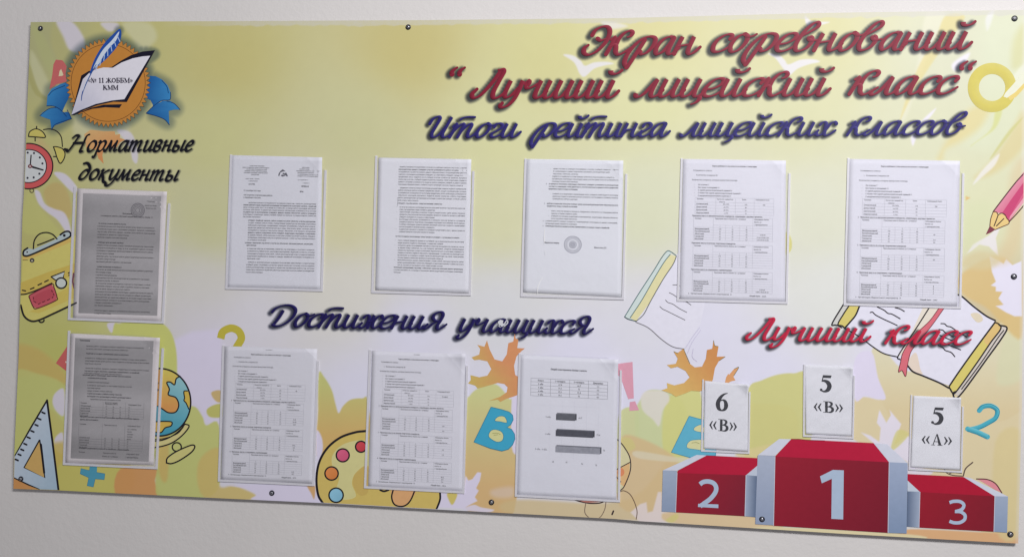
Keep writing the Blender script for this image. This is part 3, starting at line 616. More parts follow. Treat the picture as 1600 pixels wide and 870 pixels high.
# ------------------------------------------------------------------ school drawings printed on the ground
k = Ink(.0002, (0, 180), 3.953)                                            # clock
k.disc((175, 315), 151, 140, (216, 96, 96), n=48); k.disc((175, 315), 112, 102, (214, 218, 218), n=40)
k.ring((175, 315), 151, 140, 1.4, BK, n=60); k.ring((175, 315), 112, 102, 1.1, BK, n=50)
for x, y in ((210, 235), (246, 262), (262, 299), (243, 362), (208, 385), (170, 388), (171, 232)): k.disc((x, y), 7, 7, (60, 60, 72), n=8)
k.poly([(200, 314), (270, 336), (268, 344), (198, 326)], BK); k.line([(187, 310), (192, 248)], 1.4, BK, smooth=False)
k.disc((186, 316), 14, 12, (120, 60, 66), n=14); k.disc((186, 316), 6, 6, (210, 190, 190), n=8)
k.poly([(176, 132), (182, 106), (204, 90), (228, 86), (256, 98), (274, 118), (278, 138), (230, 136)], (212, 200, 106)); k.line([(176, 132), (182, 106), (204, 90), (228, 86), (256, 98), (274, 118), (278, 138), (230, 136), (176, 132)], 1.2, BK)
k.line([(226, 70), (226, 86)], 1.2, BK); k.line([(217, 138), (217, 160)], 1.2, BK)
k.line([(268, 90), (310, 86), (350, 100), (378, 135), (386, 195)], 1.1, BK)
k.poly([(330, 196), (350, 196), (380, 206), (400, 230), (395, 270), (372, 298), (352, 258)], (212, 200, 106), smooth=True); k.line([(330, 196), (342, 228), (352, 262), (372, 298), (395, 270), (401, 235), (385, 208), (350, 196), (330, 196)], 1.2, BK)
k.line([(330, 256), (348, 256)], 1.1, BK); k.line([(392, 214), (402, 208)], 2, BK); k.ring((196, 466), 12, 12, 1.1, (80, 64, 60), n=14)
k.build('printed_clock', board)

k = Ink(.0002, (0, 340), 3.953)                                            # school bag
k.poly([(140, 240), (180, 232), (430, 122), (470, 110), (470, 530), (330, 592), (262, 628), (190, 637), (150, 610), (128, 540)], (218, 208, 116))
k.poly([(140, 238), (430, 122), (440, 150), (200, 250), (140, 262)], (224, 192, 104))
k.poly([(130, 400), (300, 335), (470, 280), (470, 350), (320, 405), (240, 440), (165, 470), (128, 472)], (214, 190, 92))
k.poly([(350, 470), (470, 400), (470, 490), (240, 590), (180, 580), (345, 510)], (216, 196, 98))
k.poly([(142, 222), (150, 202), (180, 190), (205, 196), (340, 136), (380, 96), (415, 85), (437, 100), (422, 125), (330, 166), (180, 232), (150, 236)], (184, 200, 202), smooth=False)
k.line([(170, 188), (148, 204), (143, 224), (152, 236), (190, 230), (330, 168), (420, 126), (437, 104), (425, 86), (400, 88), (372, 106)], 2.0, BK)
k.line([(206, 192), (212, 142), (240, 104), (285, 92), (325, 104), (352, 132)], 1.5, BK); k.line([(232, 170), (280, 152), (333, 130)], 1.5, BK)
k.disc((168, 213), 7, 6, BK, n=8); k.disc((397, 110), 9, 9, BK, n=8); k.disc((168, 215), 16, 9, (196, 208, 210), n=12); k.disc((168, 213), 6, 5, BK, n=8)
k.disc((198, 264), 15, 14, (70, 66, 70), n=14); k.disc((198, 266), 7, 6, (190, 186, 160), n=10); k.line([(142, 262), (172, 262)], .9, (120, 104, 70))
k.line([(128, 474), (165, 470), (240, 442), (320, 405)], 1.5, BK)
for q in ([(138, 448), (158, 452)], [(188, 441), (210, 432)], [(235, 416), (257, 406)], [(276, 396), (298, 386)], [(425, 356), (442, 350)], [(423, 342), (438, 336)]): k.line(q, 1.4, BK)
k.poly([(316, 365), (400, 332), (390, 370), (358, 385), (342, 382)], (206, 214, 210)); k.line([(316, 365), (400, 332), (390, 370), (356, 388), (340, 384), (316, 365)], 1.3, BK, smooth=False)
k.disc((378, 404), 32, 31, (208, 216, 210), n=22); k.ring((378, 404), 33, 32, 1.7, BK, n=30)
k.poly([(178, 485), (200, 470), (318, 412), (332, 430), (352, 490), (344, 512), (230, 560), (204, 550)], (206, 96, 106)); k.line([(178, 486), (200, 468), (318, 412), (334, 432), (352, 490), (344, 512), (230, 560), (204, 548), (178, 486)], 1.5, (96, 40, 48))
k.poly([(205, 490), (310, 440), (332, 485), (236, 532)], (196, 84, 96), smooth=True)
for i in range(9):
    q = [(205, 490), (208, 515), (236, 534), (262, 522), (292, 510), (322, 496), (334, 480), (324, 458), (312, 440)]
    x, y = q[i]; x2, y2 = q[min(i + 1, 8)]; k.line([(x, y), (x * .5 + x2 * .5, y * .5 + y2 * .5)], 1.2, (84, 34, 44))
k.line([(128, 540), (148, 605), (190, 637), (240, 632), (330, 592), (470, 526)], 2.0, BK); k.ring((256, 632), 16, 14, 1.6, BK, n=12, a0=0, a1=180)
k.line([(455, 345), (450, 395), (460, 438)], 2.5, (120, 50, 80)); k.line([(466, 350), (462, 430)], 1.5, (200, 130, 160))
k.build('printed_school_bag', board)

def pic(name, label=None):
    o = k.build(name, board)
    if label: o['label'] = label
k = Ink(.0002, (0, 0), 3.953); k.poly([(330, 400), (345, 370), (385, 374), (400, 392), (412, 412), (404, 455), (412, 505), (350, 522), (305, 552), (322, 470)], (206, 108, 106)); k.poly([(368, 440), (378, 428), (392, 465), (384, 470), (362, 472)], (226, 216, 176)); pic('printed_letter_a', 'faded red letter A half hidden by the emblem')
k = Ink(.0002, (0, 180), 3.953); k.poly([(530, 170), (520, 118), (560, 90), (640, 100), (708, 100), (712, 122), (742, 118), (740, 142), (772, 152), (740, 170), (720, 200), (640, 205), (632, 250), (640, 300), (608, 268), (592, 215), (530, 200)], (222, 168, 108), smooth=False, grad=((560, 110), (222, 180, 120), (640, 260), (220, 150, 92))); pic('printed_leaf', 'small orange leaf under the emblem')
k = Ink(.0002, (0, 500), 3.953); k.poly([(345, 265), (412, 165), (440, 165), (440, 330), (412, 316)], (206, 104, 100)); k.disc((408, 258), 5, 6, (230, 220, 200), n=8); pic('printed_red_letter')

k = Ink(.0002)                                                            # set square
LB = (176, 200, 216)
k.poly([(73.5, 626), (91.3, 765), (60.5, 764), (21.5, 746), (22.5, 711)], LB, grad=((40, 700), (196, 210, 224), (85, 720), (168, 194, 212)))
k.poly([(62, 686.5), (37.5, 730), (70, 746)], (214, 176, 104)); k.line([(62, 686.5), (37.5, 730), (70, 746)], 1.6, BK, smooth=False, closed=True); k.line([(64, 694), (69, 738)], 2.4, BK, smooth=False)
k.line([(73.5, 625), (48, 668), (22.8, 711)], 1.9, BK, smooth=False); k.line([(73.5, 625), (82, 690), (91.3, 765)], 2.3, BK, smooth=False); k.line([(21.5, 746), (45, 757), (61, 764)], 1.6, BK, smooth=False)
for x, y in ((268, 572), (243, 610), (225, 648), (200, 686), (177, 725), (156, 765), (137, 800), (120, 830), (103, 862)): k.line([(x / 3.953 - 2, 500 + y / 3.953 - 1), (x / 3.953 + 2.2, 500 + y / 3.953 + .8)], 2.0, BK)
pic('printed_set_square')
k = Ink(.0002, (0, 650), 3.953); TE_ = (78, 168, 196)
k.poly([(556, 300), (600, 300), (598, 346), (648, 354), (644, 390), (588, 386), (576, 436), (538, 428), (548, 378), (495, 354), (500, 322), (552, 334)], (82, 160, 186)); k.line([(556, 300), (552, 334), (500, 322), (495, 354), (548, 378), (538, 428), (576, 436), (588, 386), (644, 390), (648, 354), (598, 346)], .8, (54, 126, 154), smooth=False); pic('printed_plus_sign')

k = Ink(.0002, (0, 500), 3.953)                                            # globe
k.disc((985, 506), 193, 208, (96, 180, 196), n=56, grad=((1130, 380), (150, 200, 206), (980, 660), (70, 160, 184)))
k.poly([(880, 320), (985, 300), (1040, 306), (1085, 322), (1112, 346), (1088, 362), (1078, 398), (1052, 382), (1030, 386), (1046, 425), (1040, 460), (1086, 478), (1104, 524), (1085, 566), (1040, 570), (1004, 548), (975, 530), (900, 500)], (222, 190, 92), smooth=True, grad=((1030, 320), (218, 200, 96), (1030, 540), (222, 158, 88)))
k.line([(1112, 346), (1088, 362), (1078, 398), (1052, 382), (1030, 386), (1046, 425), (1040, 460), (1086, 478), (1104, 524), (1085, 566), (1040, 570), (1004, 548), (975, 530)], 1.5, BK)
k.poly([(1158, 436), (1136, 440), (1140, 480), (1136, 495), (1150, 512), (1166, 548), (1178, 500), (1174, 460)], (216, 186, 80)); k.line([(1158, 436), (1136, 440), (1140, 480), (1136, 495), (1150, 512), (1166, 548)], 1.3, BK)
k.poly([(930, 628), (1000, 624), (1060, 628), (1056, 652), (1020, 664), (996, 692), (930, 690)], (218, 184, 84)); k.line([(960, 626), (1010, 624), (1060, 628), (1056, 652), (1020, 664), (996, 692), (960, 692)], 1.4, BK)
k.poly([(975, 310), (990, 330), (985, 420), (960, 520), (930, 420)], (214, 160, 84), smooth=True); k.disc((972, 388), 8, 8, BK, n=8); k.disc((974, 430), 6, 8, BK, n=8)
k.ring((985, 506), 193, 208, 1.8, BK, n=70)
k.poly([(1140, 640), (1168, 654), (1130, 706), (1070, 752), (1010, 775), (950, 786), (950, 748), (1010, 738), (1070, 708), (1115, 670)], (216, 206, 140)); k.line([(1140, 640), (1168, 654), (1130, 706), (1070, 752), (1010, 775), (950, 786)], 1.5, BK); k.line([(1140, 644), (1115, 674), (1070, 710), (1010, 738), (950, 746)], 1.5, BK); k.line([(1132, 660), (1095, 700), (1020, 728), (950, 736)], 1.0, BK)
k.ring((1092, 782), 28, 27, 1.5, BK, n=22, a0=100, a1=400)
k.poly([(1028, 880), (1034, 850), (1080, 815), (1150, 782), (1190, 770), (1203, 782), (1180, 816), (1110, 864), (1060, 884)], (212, 206, 130), smooth=True); k.line([(1028, 880), (1034, 850), (1080, 815), (1150, 782), (1190, 770), (1203, 782), (1180, 816), (1110, 864), (1060, 884), (1028, 880)], 1.6, BK)
pic('printed_globe')
k = Ink(.0002, (320, 470), 3.953); k.line([(98, 232), (112, 190), (162, 168), (208, 186), (226, 228), (208, 266), (186, 300)], 11.8, (196, 184, 66), caps=False); pic('printed_question_mark')

k = Ink(.0002)                                                            # palette
arc = [(571, 673), (555, 675), (532, 683), (512, 699), (499, 721), (494.5, 747), (497, 772), (504, 785)]
k.poly(cr(arc, False, 4).tolist() + [(560, 788.6), (640, 793), (682, 795), (686, 782), (688, 766), (684, 740), (660, 700), (620, 678)], (214, 190, 104))
k.poly([(520, 710), (540, 692), (575, 690), (575, 730), (556, 738), (550, 755), (556, 775), (536, 780), (524, 770), (530, 745), (520, 730)], (216, 210, 146), smooth=True)
k.poly([(575, 728), (558, 736), (551, 752), (560, 772), (575, 768)], (206, 178, 98), smooth=True)
k.line(arc, 2.6, BK); k.line([(687.5, 768), (687.5, 780), (682, 795)], 2.2, BK)
for x, y, r, c in ((965, 385, 34, (206, 70, 80)), (852, 438, 40, (216, 96, 130)), (783, 550, 41, (222, 136, 72)), (811, 684, 44, (140, 196, 220))):
    x, y, r = 320 + x / 3.953, 600 + y / 3.953, r / 3.953; k.disc((x, y), r, r, c, n=24, grad=((x - r, y - r), tuple(min(255, v + 12) for v in c), (x + r, y + r), tuple(v - 10 for v in c))); k.ring((x, y), r, r, 1.7, BK, n=30)
k.poly([(614, 764), (612, 776), (616, 787), (626, 790.6), (635, 788), (642, 780), (648, 766)], (224, 172, 118), smooth=True); k.line([(614.5, 764), (612, 776), (616, 787), (626, 790.6), (635, 788), (642, 780), (648, 766)], 1.7, BK); k.line([(594, 765), (600, 767), (607, 765)], 2, BK)
pic('printed_palette', 'yellow paint palette with pink, orange and blue paint spots')

def gletter(name, o, outer, holes, col, rim, hole_col, marks=()):
    global k
    k = Ink(.0007, o, 3.953); k.poly(outer, col); k.line(outer, 1.0, rim, smooth=False, closed=True)
    for h in holes: k.poly(h, hole_col, smooth=True); k.line(h, .8, rim, closed=True)
    for m in marks: k.line(m, .8, (150, 150, 90))
    pic(name)
gletter('printed_letter_b', (640, 630), [(503, 22), (570, 38), (615, 52), (636, 72), (640, 100), (625, 130), (602, 147), (630, 160), (648, 188), (650, 220), (636, 255), (610, 282), (570, 293), (500, 277), (397, 238)],
        [[(527, 106), (540, 85), (565, 77), (590, 85), (600, 118), (560, 112)], [(490, 206), (498, 172), (525, 160), (565, 172), (580, 200), (570, 230), (535, 236)]], (62, 168, 202), (36, 126, 160), (214, 212, 150), [[(512, 185), (540, 182), (560, 190)], [(520, 195), (545, 192)]])
gletter('printed_letter_e', (960, 560), [(462, 355), (540, 376), (640, 400), (625, 598), (560, 596), (490, 616), (352, 578)],
        [[(490, 440), (500, 420), (540, 408), (560, 452), (520, 452)], [(448, 548), (460, 512), (500, 500), (560, 505), (560, 562), (500, 560)]], (96, 180, 206), (60, 146, 176), (216, 214, 160), [[(478, 520), (505, 517), (525, 524)]])
k = Ink(.0002, (640, 460), 3.953)
k.poly([(418, 310), (440, 316), (462, 322), (478, 283), (495, 340), (525, 400), (572, 412), (600, 370), (610, 300), (640, 290), (650, 240), (655, 270), (672, 280), (665, 330), (712, 332), (690, 350), (660, 382), (645, 440), (652, 495), (690, 520), (690, 610), (640, 630), (600, 642), (560, 662), (545, 648), (488, 656), (560, 630), (600, 602), (605, 572), (585, 552), (545, 545), (450, 572), (420, 580), (405, 562), (360, 548), (378, 528), (376, 497), (430, 510), (480, 500), (505, 460), (480, 412), (430, 402), (400, 405), (382, 388), (430, 370), (436, 335)],
       (222, 168, 116), grad=((420, 560), (206, 180, 100), (600, 480), (216, 148, 100))); pic('printed_leaf', 'orange oak leaf under the navy lettering')
k = Ink(.0006)
k.poly([(1052.6, 549), (1059, 551), (1067.8, 544.5), (1070.3, 552), (1076.6, 567), (1085.5, 573.6), (1097, 572.4), (1103, 560), (1104.7, 546.5), (1113, 544.5), (1115, 531), (1117, 539.5), (1122.7, 540.8), (1120, 557), (1133.5, 556.7), (1123.4, 563.5), (1117, 575), (1114, 592), (1110, 604), (1094, 611), (1080, 610), (1071, 614), (1056, 619.4), (1048.5, 614.4), (1033.4, 609.3), (1043, 606), (1042, 598), (1053.6, 601.7), (1068.8, 598), (1077.6, 589), (1071, 579), (1058.7, 572.6), (1048.5, 575), (1042, 570), (1056, 568), (1059, 560)],
       (220, 170, 110), grad=((1050, 610), (220, 186, 108), (1110, 560), (208, 144, 84)))
for q in ([(1068, 545), (1072, 554), (1078, 568)], [(1115, 532), (1117, 540), (1122, 541)], [(1133, 557), (1124, 563)], [(1053, 549), (1059, 552)]): k.line(q, .9, (130, 118, 70))
pic('printed_leaf', 'orange oak leaf above the blue letter E')
k = Ink(.0002, (960, 560), 3.953); k.poly([(682, 150), (690, 115), (704, 92), (708, 100), (740, 62), (768, 54), (745, 92), (735, 112), (748, 134), (720, 140), (704, 150)], (222, 162, 108)); k.line([(742, 64), (768, 54), (738, 105)], .9, (110, 110, 80)); pic('printed_leaf', 'small orange leaf tip above the 6 card')
k = Ink(.0002, (960, 560), 3.953); k.poly([(-10, 36), (112, 20), (120, 245), (85, 250), (40, 120), (0, 80)], (222, 160, 178)); k.poly([(95, 268), (128, 262), (152, 318), (92, 322)], (222, 160, 178)); pic('printed_exclamation_mark')

k = Ink(.0002, (960, 560), 3.953)                                          # round creature behind the bar chart sheet
DB = (70, 56, 58)
k.poly([(-40, 560), (15, 500), (60, 545), (95, 610), (98, 690), (60, 790), (20, 830), (-40, 780)], (216, 210, 166), smooth=True)
k.poly([(0, 690), (95, 640), (92, 720), (60, 790), (20, 760)], (224, 184, 128)); k.disc((40, 700), 22, 26, (222, 142, 100), n=16)
k.line([(8, 495), (25, 505), (60, 545), (95, 610), (98, 690), (62, 785), (35, 815)], 1.7, DB); k.line([(-10, 700), (20, 680), (95, 640)], 1.5, DB); k.line([(-2, 690), (14, 730), (40, 760)], 1.3, DB)
k.line([(35, 820), (60, 815), (95, 835), (122, 880), (140, 940), (135, 990)], 1.3, (120, 96, 80)); k.disc((-12, 500), 12, 14, DB, n=10); k.line([(-6, 940), (-14, 960)], 2.6, DB)
k.line([(-265, 862), (-215, 880), (-150, 892), (-90, 890), (-60, 878)], 1.8, (60, 38, 44)); k.poly([(-230, 860), (-190, 884), (-120, 886), (-70, 876), (-120, 860)], (196, 130, 118), smooth=True)
k.line([(-178, 895), (-182, 950), (-150, 985), (-120, 992), (-85, 975), (-60, 930), (-52, 885)], 1.2, (130, 110, 96))
pic('printed_apple', 'outlined round fruit drawing behind the bar chart sheet')

k = Ink(.0002, (940, 370), 3.953)                                          # left book
TD = (92, 122, 124)
k.poly([(470, 100), (560, 90), (640, 400), (610, 540), (505, 692), (440, 680), (370, 632), (290, 565), (212, 524)], (225, 224, 236))
k.poly([(408, 86), (432, 98), (424, 114), (330, 250), (250, 390), (178, 500), (212, 522), (142, 494), (230, 350), (320, 212)], (206, 220, 216))
k.poly([(424, 112), (462, 120), (440, 172), (380, 262), (300, 402), (212, 522), (176, 498), (250, 388), (330, 250), (385, 160)], (224, 218, 168))
k.line([(142, 494), (230, 350), (320, 212), (370, 130), (405, 88), (430, 94), (460, 116)], 1.4, TD); k.line([(424, 108), (385, 158), (330, 248), (250, 388), (176, 500)], 1.3, TD); k.line([(462, 120), (440, 172), (380, 262), (300, 402), (260, 478), (212, 522)], 1.4, (104, 108, 104)); k.line([(142, 494), (165, 508), (212, 520)], 1.6, (70, 92, 96))
k.line([(212, 526), (290, 562), (370, 632), (440, 678), (510, 692)], 1.4, (130, 128, 134))
for q in ([(440, 297), (465, 297), (500, 306)], [(418, 345), (440, 355), (470, 374), (520, 392)], [(395, 390), (410, 405), (440, 415), (480, 442), (526, 466)], [(360, 430), (378, 446), (400, 456), (440, 476), (515, 513)], [(500, 392), (525, 402), (552, 420)]): k.line(q, 1.1, (112, 110, 114), n=4)
for q in ([(605, 560), (560, 620), (520, 684)], [(612, 575), (560, 650), (530, 720)], [(566, 690), (560, 740), (590, 770)]): k.line(q, .7, (196, 190, 214))
pic('printed_book', 'pale open book drawing beside the fourth upper sheet')

k = Ink(.0002, (1280, 440), 3.953)                                         # right book
k.poly([(245, 140), (690, 140), (640, 330), (485, 465), (430, 455), (380, 432), (330, 400), (250, 340), (155, 288)], (226, 225, 238))
k.poly([(690, 140), (860, 80), (960, 150), (1030, 210), (1085, 242), (810, 642), (740, 620), (640, 580), (575, 550), (545, 520), (485, 465), (545, 370)], (226, 225, 238))
k.poly([(150, 140), (190, 140), (118, 262), (150, 285), (80, 260)], (206, 206, 200)); k.poly([(190, 140), (256, 140), (225, 205), (190, 252), (157, 287), (116, 262)], (214, 200, 112))
k.poly([(640, 160), (770, 150), (640, 300), (560, 420), (490, 462), (545, 370)], (228, 220, 204)); k.poly([(560, 470), (600, 440), (625, 540), (640, 570), (600, 560), (545, 520)], (228, 212, 196), smooth=True)
k.poly([(935, 200), (985, 195), (1012, 235), (975, 250)], (224, 212, 186), smooth=True)
k.poly([(1088, 246), (1112, 262), (1120, 292), (1060, 372), (980, 490), (855, 664), (830, 682), (803, 645), (860, 560), (960, 420)], (216, 202, 110))
k.poly([(1095, 250), (1115, 270), (1122, 290), (1060, 376), (1040, 390), (1020, 350)], (222, 190, 120), smooth=True)
k.poly([(1120, 266), (1160, 284), (1130, 345), (1040, 470), (865, 706), (825, 690), (855, 668), (980, 492), (1118, 300)], (210, 202, 192))
for q, w in (([(150, 140), (80, 258), (100, 268), (140, 272), (157, 287)], 1.6), ([(190, 140), (150, 200), (116, 262), (140, 284)], 1.5), ([(252, 142), (226, 205), (190, 250), (157, 287)], 1.8), ([(157, 287), (250, 340), (330, 400), (400, 443), (485, 464)], 1.3),
             ([(680, 160), (600, 286), (545, 368), (486, 462), (500, 480)], 1.4), ([(850, 78), (885, 94), (950, 150), (1030, 210), (1088, 240)], 1.8), ([(545, 516), (580, 555), (640, 580), (740, 622), (800, 655)], 1.8),
             ([(1085, 252), (960, 420), (860, 560), (805, 642)], 1.8), ([(1085, 250), (1112, 264), (1120, 294), (1060, 374), (980, 492), (857, 664), (828, 688), (803, 650)], 1.6), ([(1112, 268), (1160, 284), (1130, 345), (1040, 470), (865, 706), (826, 690), (840, 678)], 1.8), ([(1140, 300), (1100, 352), (1000, 500), (880, 662)], 1.2)): k.line(q, w, BK)
k.poly([(742, 160), (774, 160), (705, 258), (640, 340), (568, 430), (545, 520), (534, 584), (512, 548), (490, 556), (502, 500), (520, 432), (590, 330), (680, 244)], (216, 110, 122)); k.line([(742, 160), (680, 244), (590, 330), (520, 432), (502, 500), (490, 556), (512, 548), (534, 584), (545, 520), (568, 430), (640, 340), (705, 258), (774, 160)], 1.1, (112, 44, 56))
for q in ([(315, 190), (330, 188), (350, 206), (400, 232), (440, 250), (482, 270)], [(360, 156), (400, 175), (425, 195), (450, 200), (500, 228)], [(470, 160), (500, 168), (526, 183)], [(752, 258), (775, 260), (790, 274), (815, 280), (850, 304)], [(740, 294), (765, 300), (780, 314), (830, 340)], [(735, 392), (765, 408), (780, 424), (815, 436), (838, 462)], [(760, 370), (800, 390), (874, 420)], [(860, 310), (910, 340)], [(745, 330), (790, 350), (850, 372)]): k.line(q, 1.6, (48, 42, 48), n=4)
pic('printed_book', 'open book drawing with red ribbon under the rightmost upper sheet')

k = Ink(.0002, (1280, 200), 3.953)                                         # pencil
k.poly([(1275, 270), (1215, 335), (1110, 470), (1075, 515), (1100, 524), (1140, 528), (1160, 552), (1174, 574), (1275, 462)], (214, 96, 134), grad=((1120, 430), (222, 150, 168), (1230, 520), (206, 70, 116)))
k.poly([(1275, 335), (1180, 450), (1130, 525), (1165, 560), (1180, 540), (1275, 400)], (200, 70, 116)); k.poly([(1275, 430), (1180, 545), (1172, 572), (1275, 462)], (226, 160, 176))
k.poly([(1075, 517), (1060, 560), (1054, 605), (1088, 626), (1130, 610), (1172, 590), (1172, 574), (1158, 550), (1130, 530), (1110, 535), (1095, 520)], (228, 198, 128)); k.line([(1075, 517), (1095, 520), (1106, 536), (1125, 526), (1148, 536), (1158, 556), (1174, 574)], 1.5, (96, 54, 50))
k.line([(1106, 536), (1090, 580), (1080, 605)], 1.6, (60, 40, 40)); k.line([(1140, 560), (1115, 585), (1095, 605)], 1.6, (60, 40, 40)); k.line([(1075, 517), (1060, 560), (1054, 605)], 1.3, (96, 54, 50)); k.line([(1172, 574), (1170, 592), (1130, 610), (1088, 628)], 1.3, (96, 54, 50))
k.poly([(1054, 604), (1088, 628), (1060, 646), (1029, 658)], (128, 62, 76)); k.line([(1275, 272), (1215, 335), (1110, 470), (1075, 517)], 1.8, (84, 44, 52)); k.line([(1275, 466), (1220, 530), (1174, 578)], 1.8, (84, 44, 52))
pic('printed_pencil')
k = Ink(.0002, (1280, 0), 3.953); a = np.linspace(0, 2 * np.pi, 49); w = np.linspace(0, 1, 49)
ring = np.stack([1068 + 116 * np.cos(a), 542 + 118 * np.sin(a)], -1); k.line(ring, 17.5, (206, 194, 92), smooth=False, edge=((208, 198, 110), (196, 184, 92))); k.poly([(1265, 440), (1200, 520), (1150, 575), (1138, 598), (1160, 606), (1210, 575), (1265, 520)], (224, 226, 204)); k.poly([(1265, 515), (1210, 572), (1165, 602), (1180, 622), (1220, 596), (1265, 545)], (222, 200, 116)); pic('printed_letter_o')
k = Ink(.0002); k.line([(1530, 641), (1536, 635), (1548, 633.6), (1558, 640), (1556, 652), (1544, 660), (1530, 667), (1514, 671)], 7.5, (70, 172, 192), edge=((130, 206, 216), (34, 120, 142))); k.line([(1512, 669.6), (1528, 675), (1543, 682)], 8, (78, 176, 194), smooth=False, edge=((120, 200, 212), (40, 128, 150))); k.line([(1527, 640), (1535, 633), (1548, 631), (1561, 640), (1558, 653), (1545, 663), (1532, 669)], .9, (40, 120, 140)); pic('printed_digit_two')

# podium
k = Ink(.0009)
GR, GD, LT, RT, RF, NUM = (160, 174, 196), (128, 144, 168), (208, 212, 226), (182, 24, 58), (146, 28, 48), (172, 190, 212)
ph = lambda q: [(1000 + x / 3.953, 650 + y / 3.953) for x, y in q]
pr = lambda q: [(1280 + x / 3.953, 650 + y / 3.953) for x, y in q]
k.poly(ph([(141, 333), (228, 336), (412, 241), (350, 238)]), LT); k.poly(ph([(141, 333), (229, 337), (220, 592), (134, 587)]), GR, grad=(*ph([(180, 340)]), GR, *ph([(180, 590)]), (140, 156, 182)))
k.poly(ph([(412, 241), (730, 258), (730, 302), (655, 363), (229, 349), (235, 334)]), RT); k.poly(ph([(229, 349), (655, 363), (648, 616), (220, 592)]), RF, grad=(*ph([(240, 380)]), (160, 28, 48), *ph([(640, 600)]), (124, 34, 52)))
k.poly(ph([(655, 363), (730, 300), (722, 368)]), (190, 200, 216)); k.poly(ph([(655, 364), (722, 368), (714, 622), (648, 616)]), GD, grad=(*ph([(655, 480)]), GR, *ph([(718, 480)]), (96, 112, 140)))
k.poly([(1418, 749), (1437.5, 767.5), (1418, 767)], (196, 206, 220)); k.poly([(1418, 767), (1437.5, 767.5), (1436, 823.5), (1417, 822)], GD, grad=((1418, 790), (96, 112, 140), (1436, 790), GR))
k.poly([(1418, 740), (1505, 744.5), (1554.5, 775), (1437.5, 768), (1418, 750)], (176, 22, 52)); k.poly([(1437.5, 768), (1554.5, 774.7), (1553, 830), (1436, 823.5)], RF, grad=((1440, 770), (154, 28, 46), (1550, 825), (130, 30, 46)))
k.poly([(1505, 744.2), (1517, 746.5), (1575, 775), (1554.5, 775)], LT); k.poly([(1554.5, 774.7), (1575, 775), (1573.6, 831.5), (1553, 830)], GR, grad=((1565, 776), GR, (1565, 830), (140, 158, 186)))
k.poly(ph([(727, 240), (835, 244), (935, 141), (860, 139)]), LT); k.poly(ph([(727, 241), (836, 245), (826, 672), (712, 665)]), GR, grad=(*ph([(780, 250)]), (170, 180, 200), *ph([(780, 660)]), (146, 160, 186)))
k.poly([(1236.5, 685.3), (1364.7, 691.7), (1389.3, 721.8), (1211, 712.8)], (184, 24, 60)); k.poly([(1211, 712.6), (1389.3, 721.6), (1387.5, 831.8), (1208.7, 820.6)], RF, grad=((1215, 720), (152, 30, 50), (1380, 830), (124, 28, 46)))
k.poly([(1364.7, 691.5), (1386, 693.5), (1418, 723), (1389.3, 721.7)], LT); k.poly([(1389.3, 721.5), (1418.3, 722.8), (1416.6, 832.8), (1387.5, 831.8)], GR, grad=((1400, 725), (158, 172, 198), (1400, 830), (130, 150, 180)))
for q in (ph([(229, 349), (220, 592)]), ph([(655, 363), (648, 616)]), [(1437.5, 768), (1436, 823.5)], [(1554.5, 775), (1553, 830)], [(1211, 713), (1208.7, 820.6)], [(1389.3, 721.8), (1387.5, 831.8)]): k.line(q, .9, (206, 208, 222), smooth=False)
k.poly(pr([(5, 370), (85, 330), (152, 333), (148, 636), (75, 632), (78, 385), (16, 413)]), NUM); 
k.line([(1093.6, 756), (1099, 752.4), (1107, 751.6), (1115, 754.4), (1119, 761), (1117.5, 769), (1110, 778.5), (1100, 786), (1094, 790.4)], [7] * 49, NUM, caps=False); k.poly([(1090.8, 786.4), (1122.5, 787.4), (1122.4, 793.2), (1090.6, 791.4)], NUM)
k.line([(1483.6, 784.6), (1490, 782.6), (1500, 783), (1506, 788), (1503, 795), (1494, 798.4)], 5.2, NUM, caps=False); k.line([(1492, 798.4), (1501, 799), (1507.6, 804), (1507, 811), (1500, 815.6), (1491, 816), (1483.5, 813.6)], 5.2, NUM, caps=False)
k.line(ph([(935, 141), (980, 141), (1040, 147), (1140, 150)]), .8, (120, 24, 44), smooth=False)
pic('printed_podium', 'red and grey winners podium numbered 2, 1 and 3')
k = Ink(.0002, (1280, 650), 3.953); k.poly([(978, 388), (1040, 392), (1088, 416), (1124, 462), (1128, 470), (1085, 452), (1020, 412)], (226, 142, 152)); k.line([(972, 386), (1040, 390), (1090, 416), (1128, 472)], 1.8, (96, 52, 60))
k.line([(890, 368), (905, 322), (948, 284)], 2.0, (96, 80, 74)); k.line([(772, 325), (790, 350), (830, 364), (884, 368)], 1.5, (96, 80, 74)); k.line([(800, 355), (830, 346), (880, 352)], 1.1, (96, 80, 74)); pic('printed_apple', 'pink apple drawing peeping out behind podium step 3')

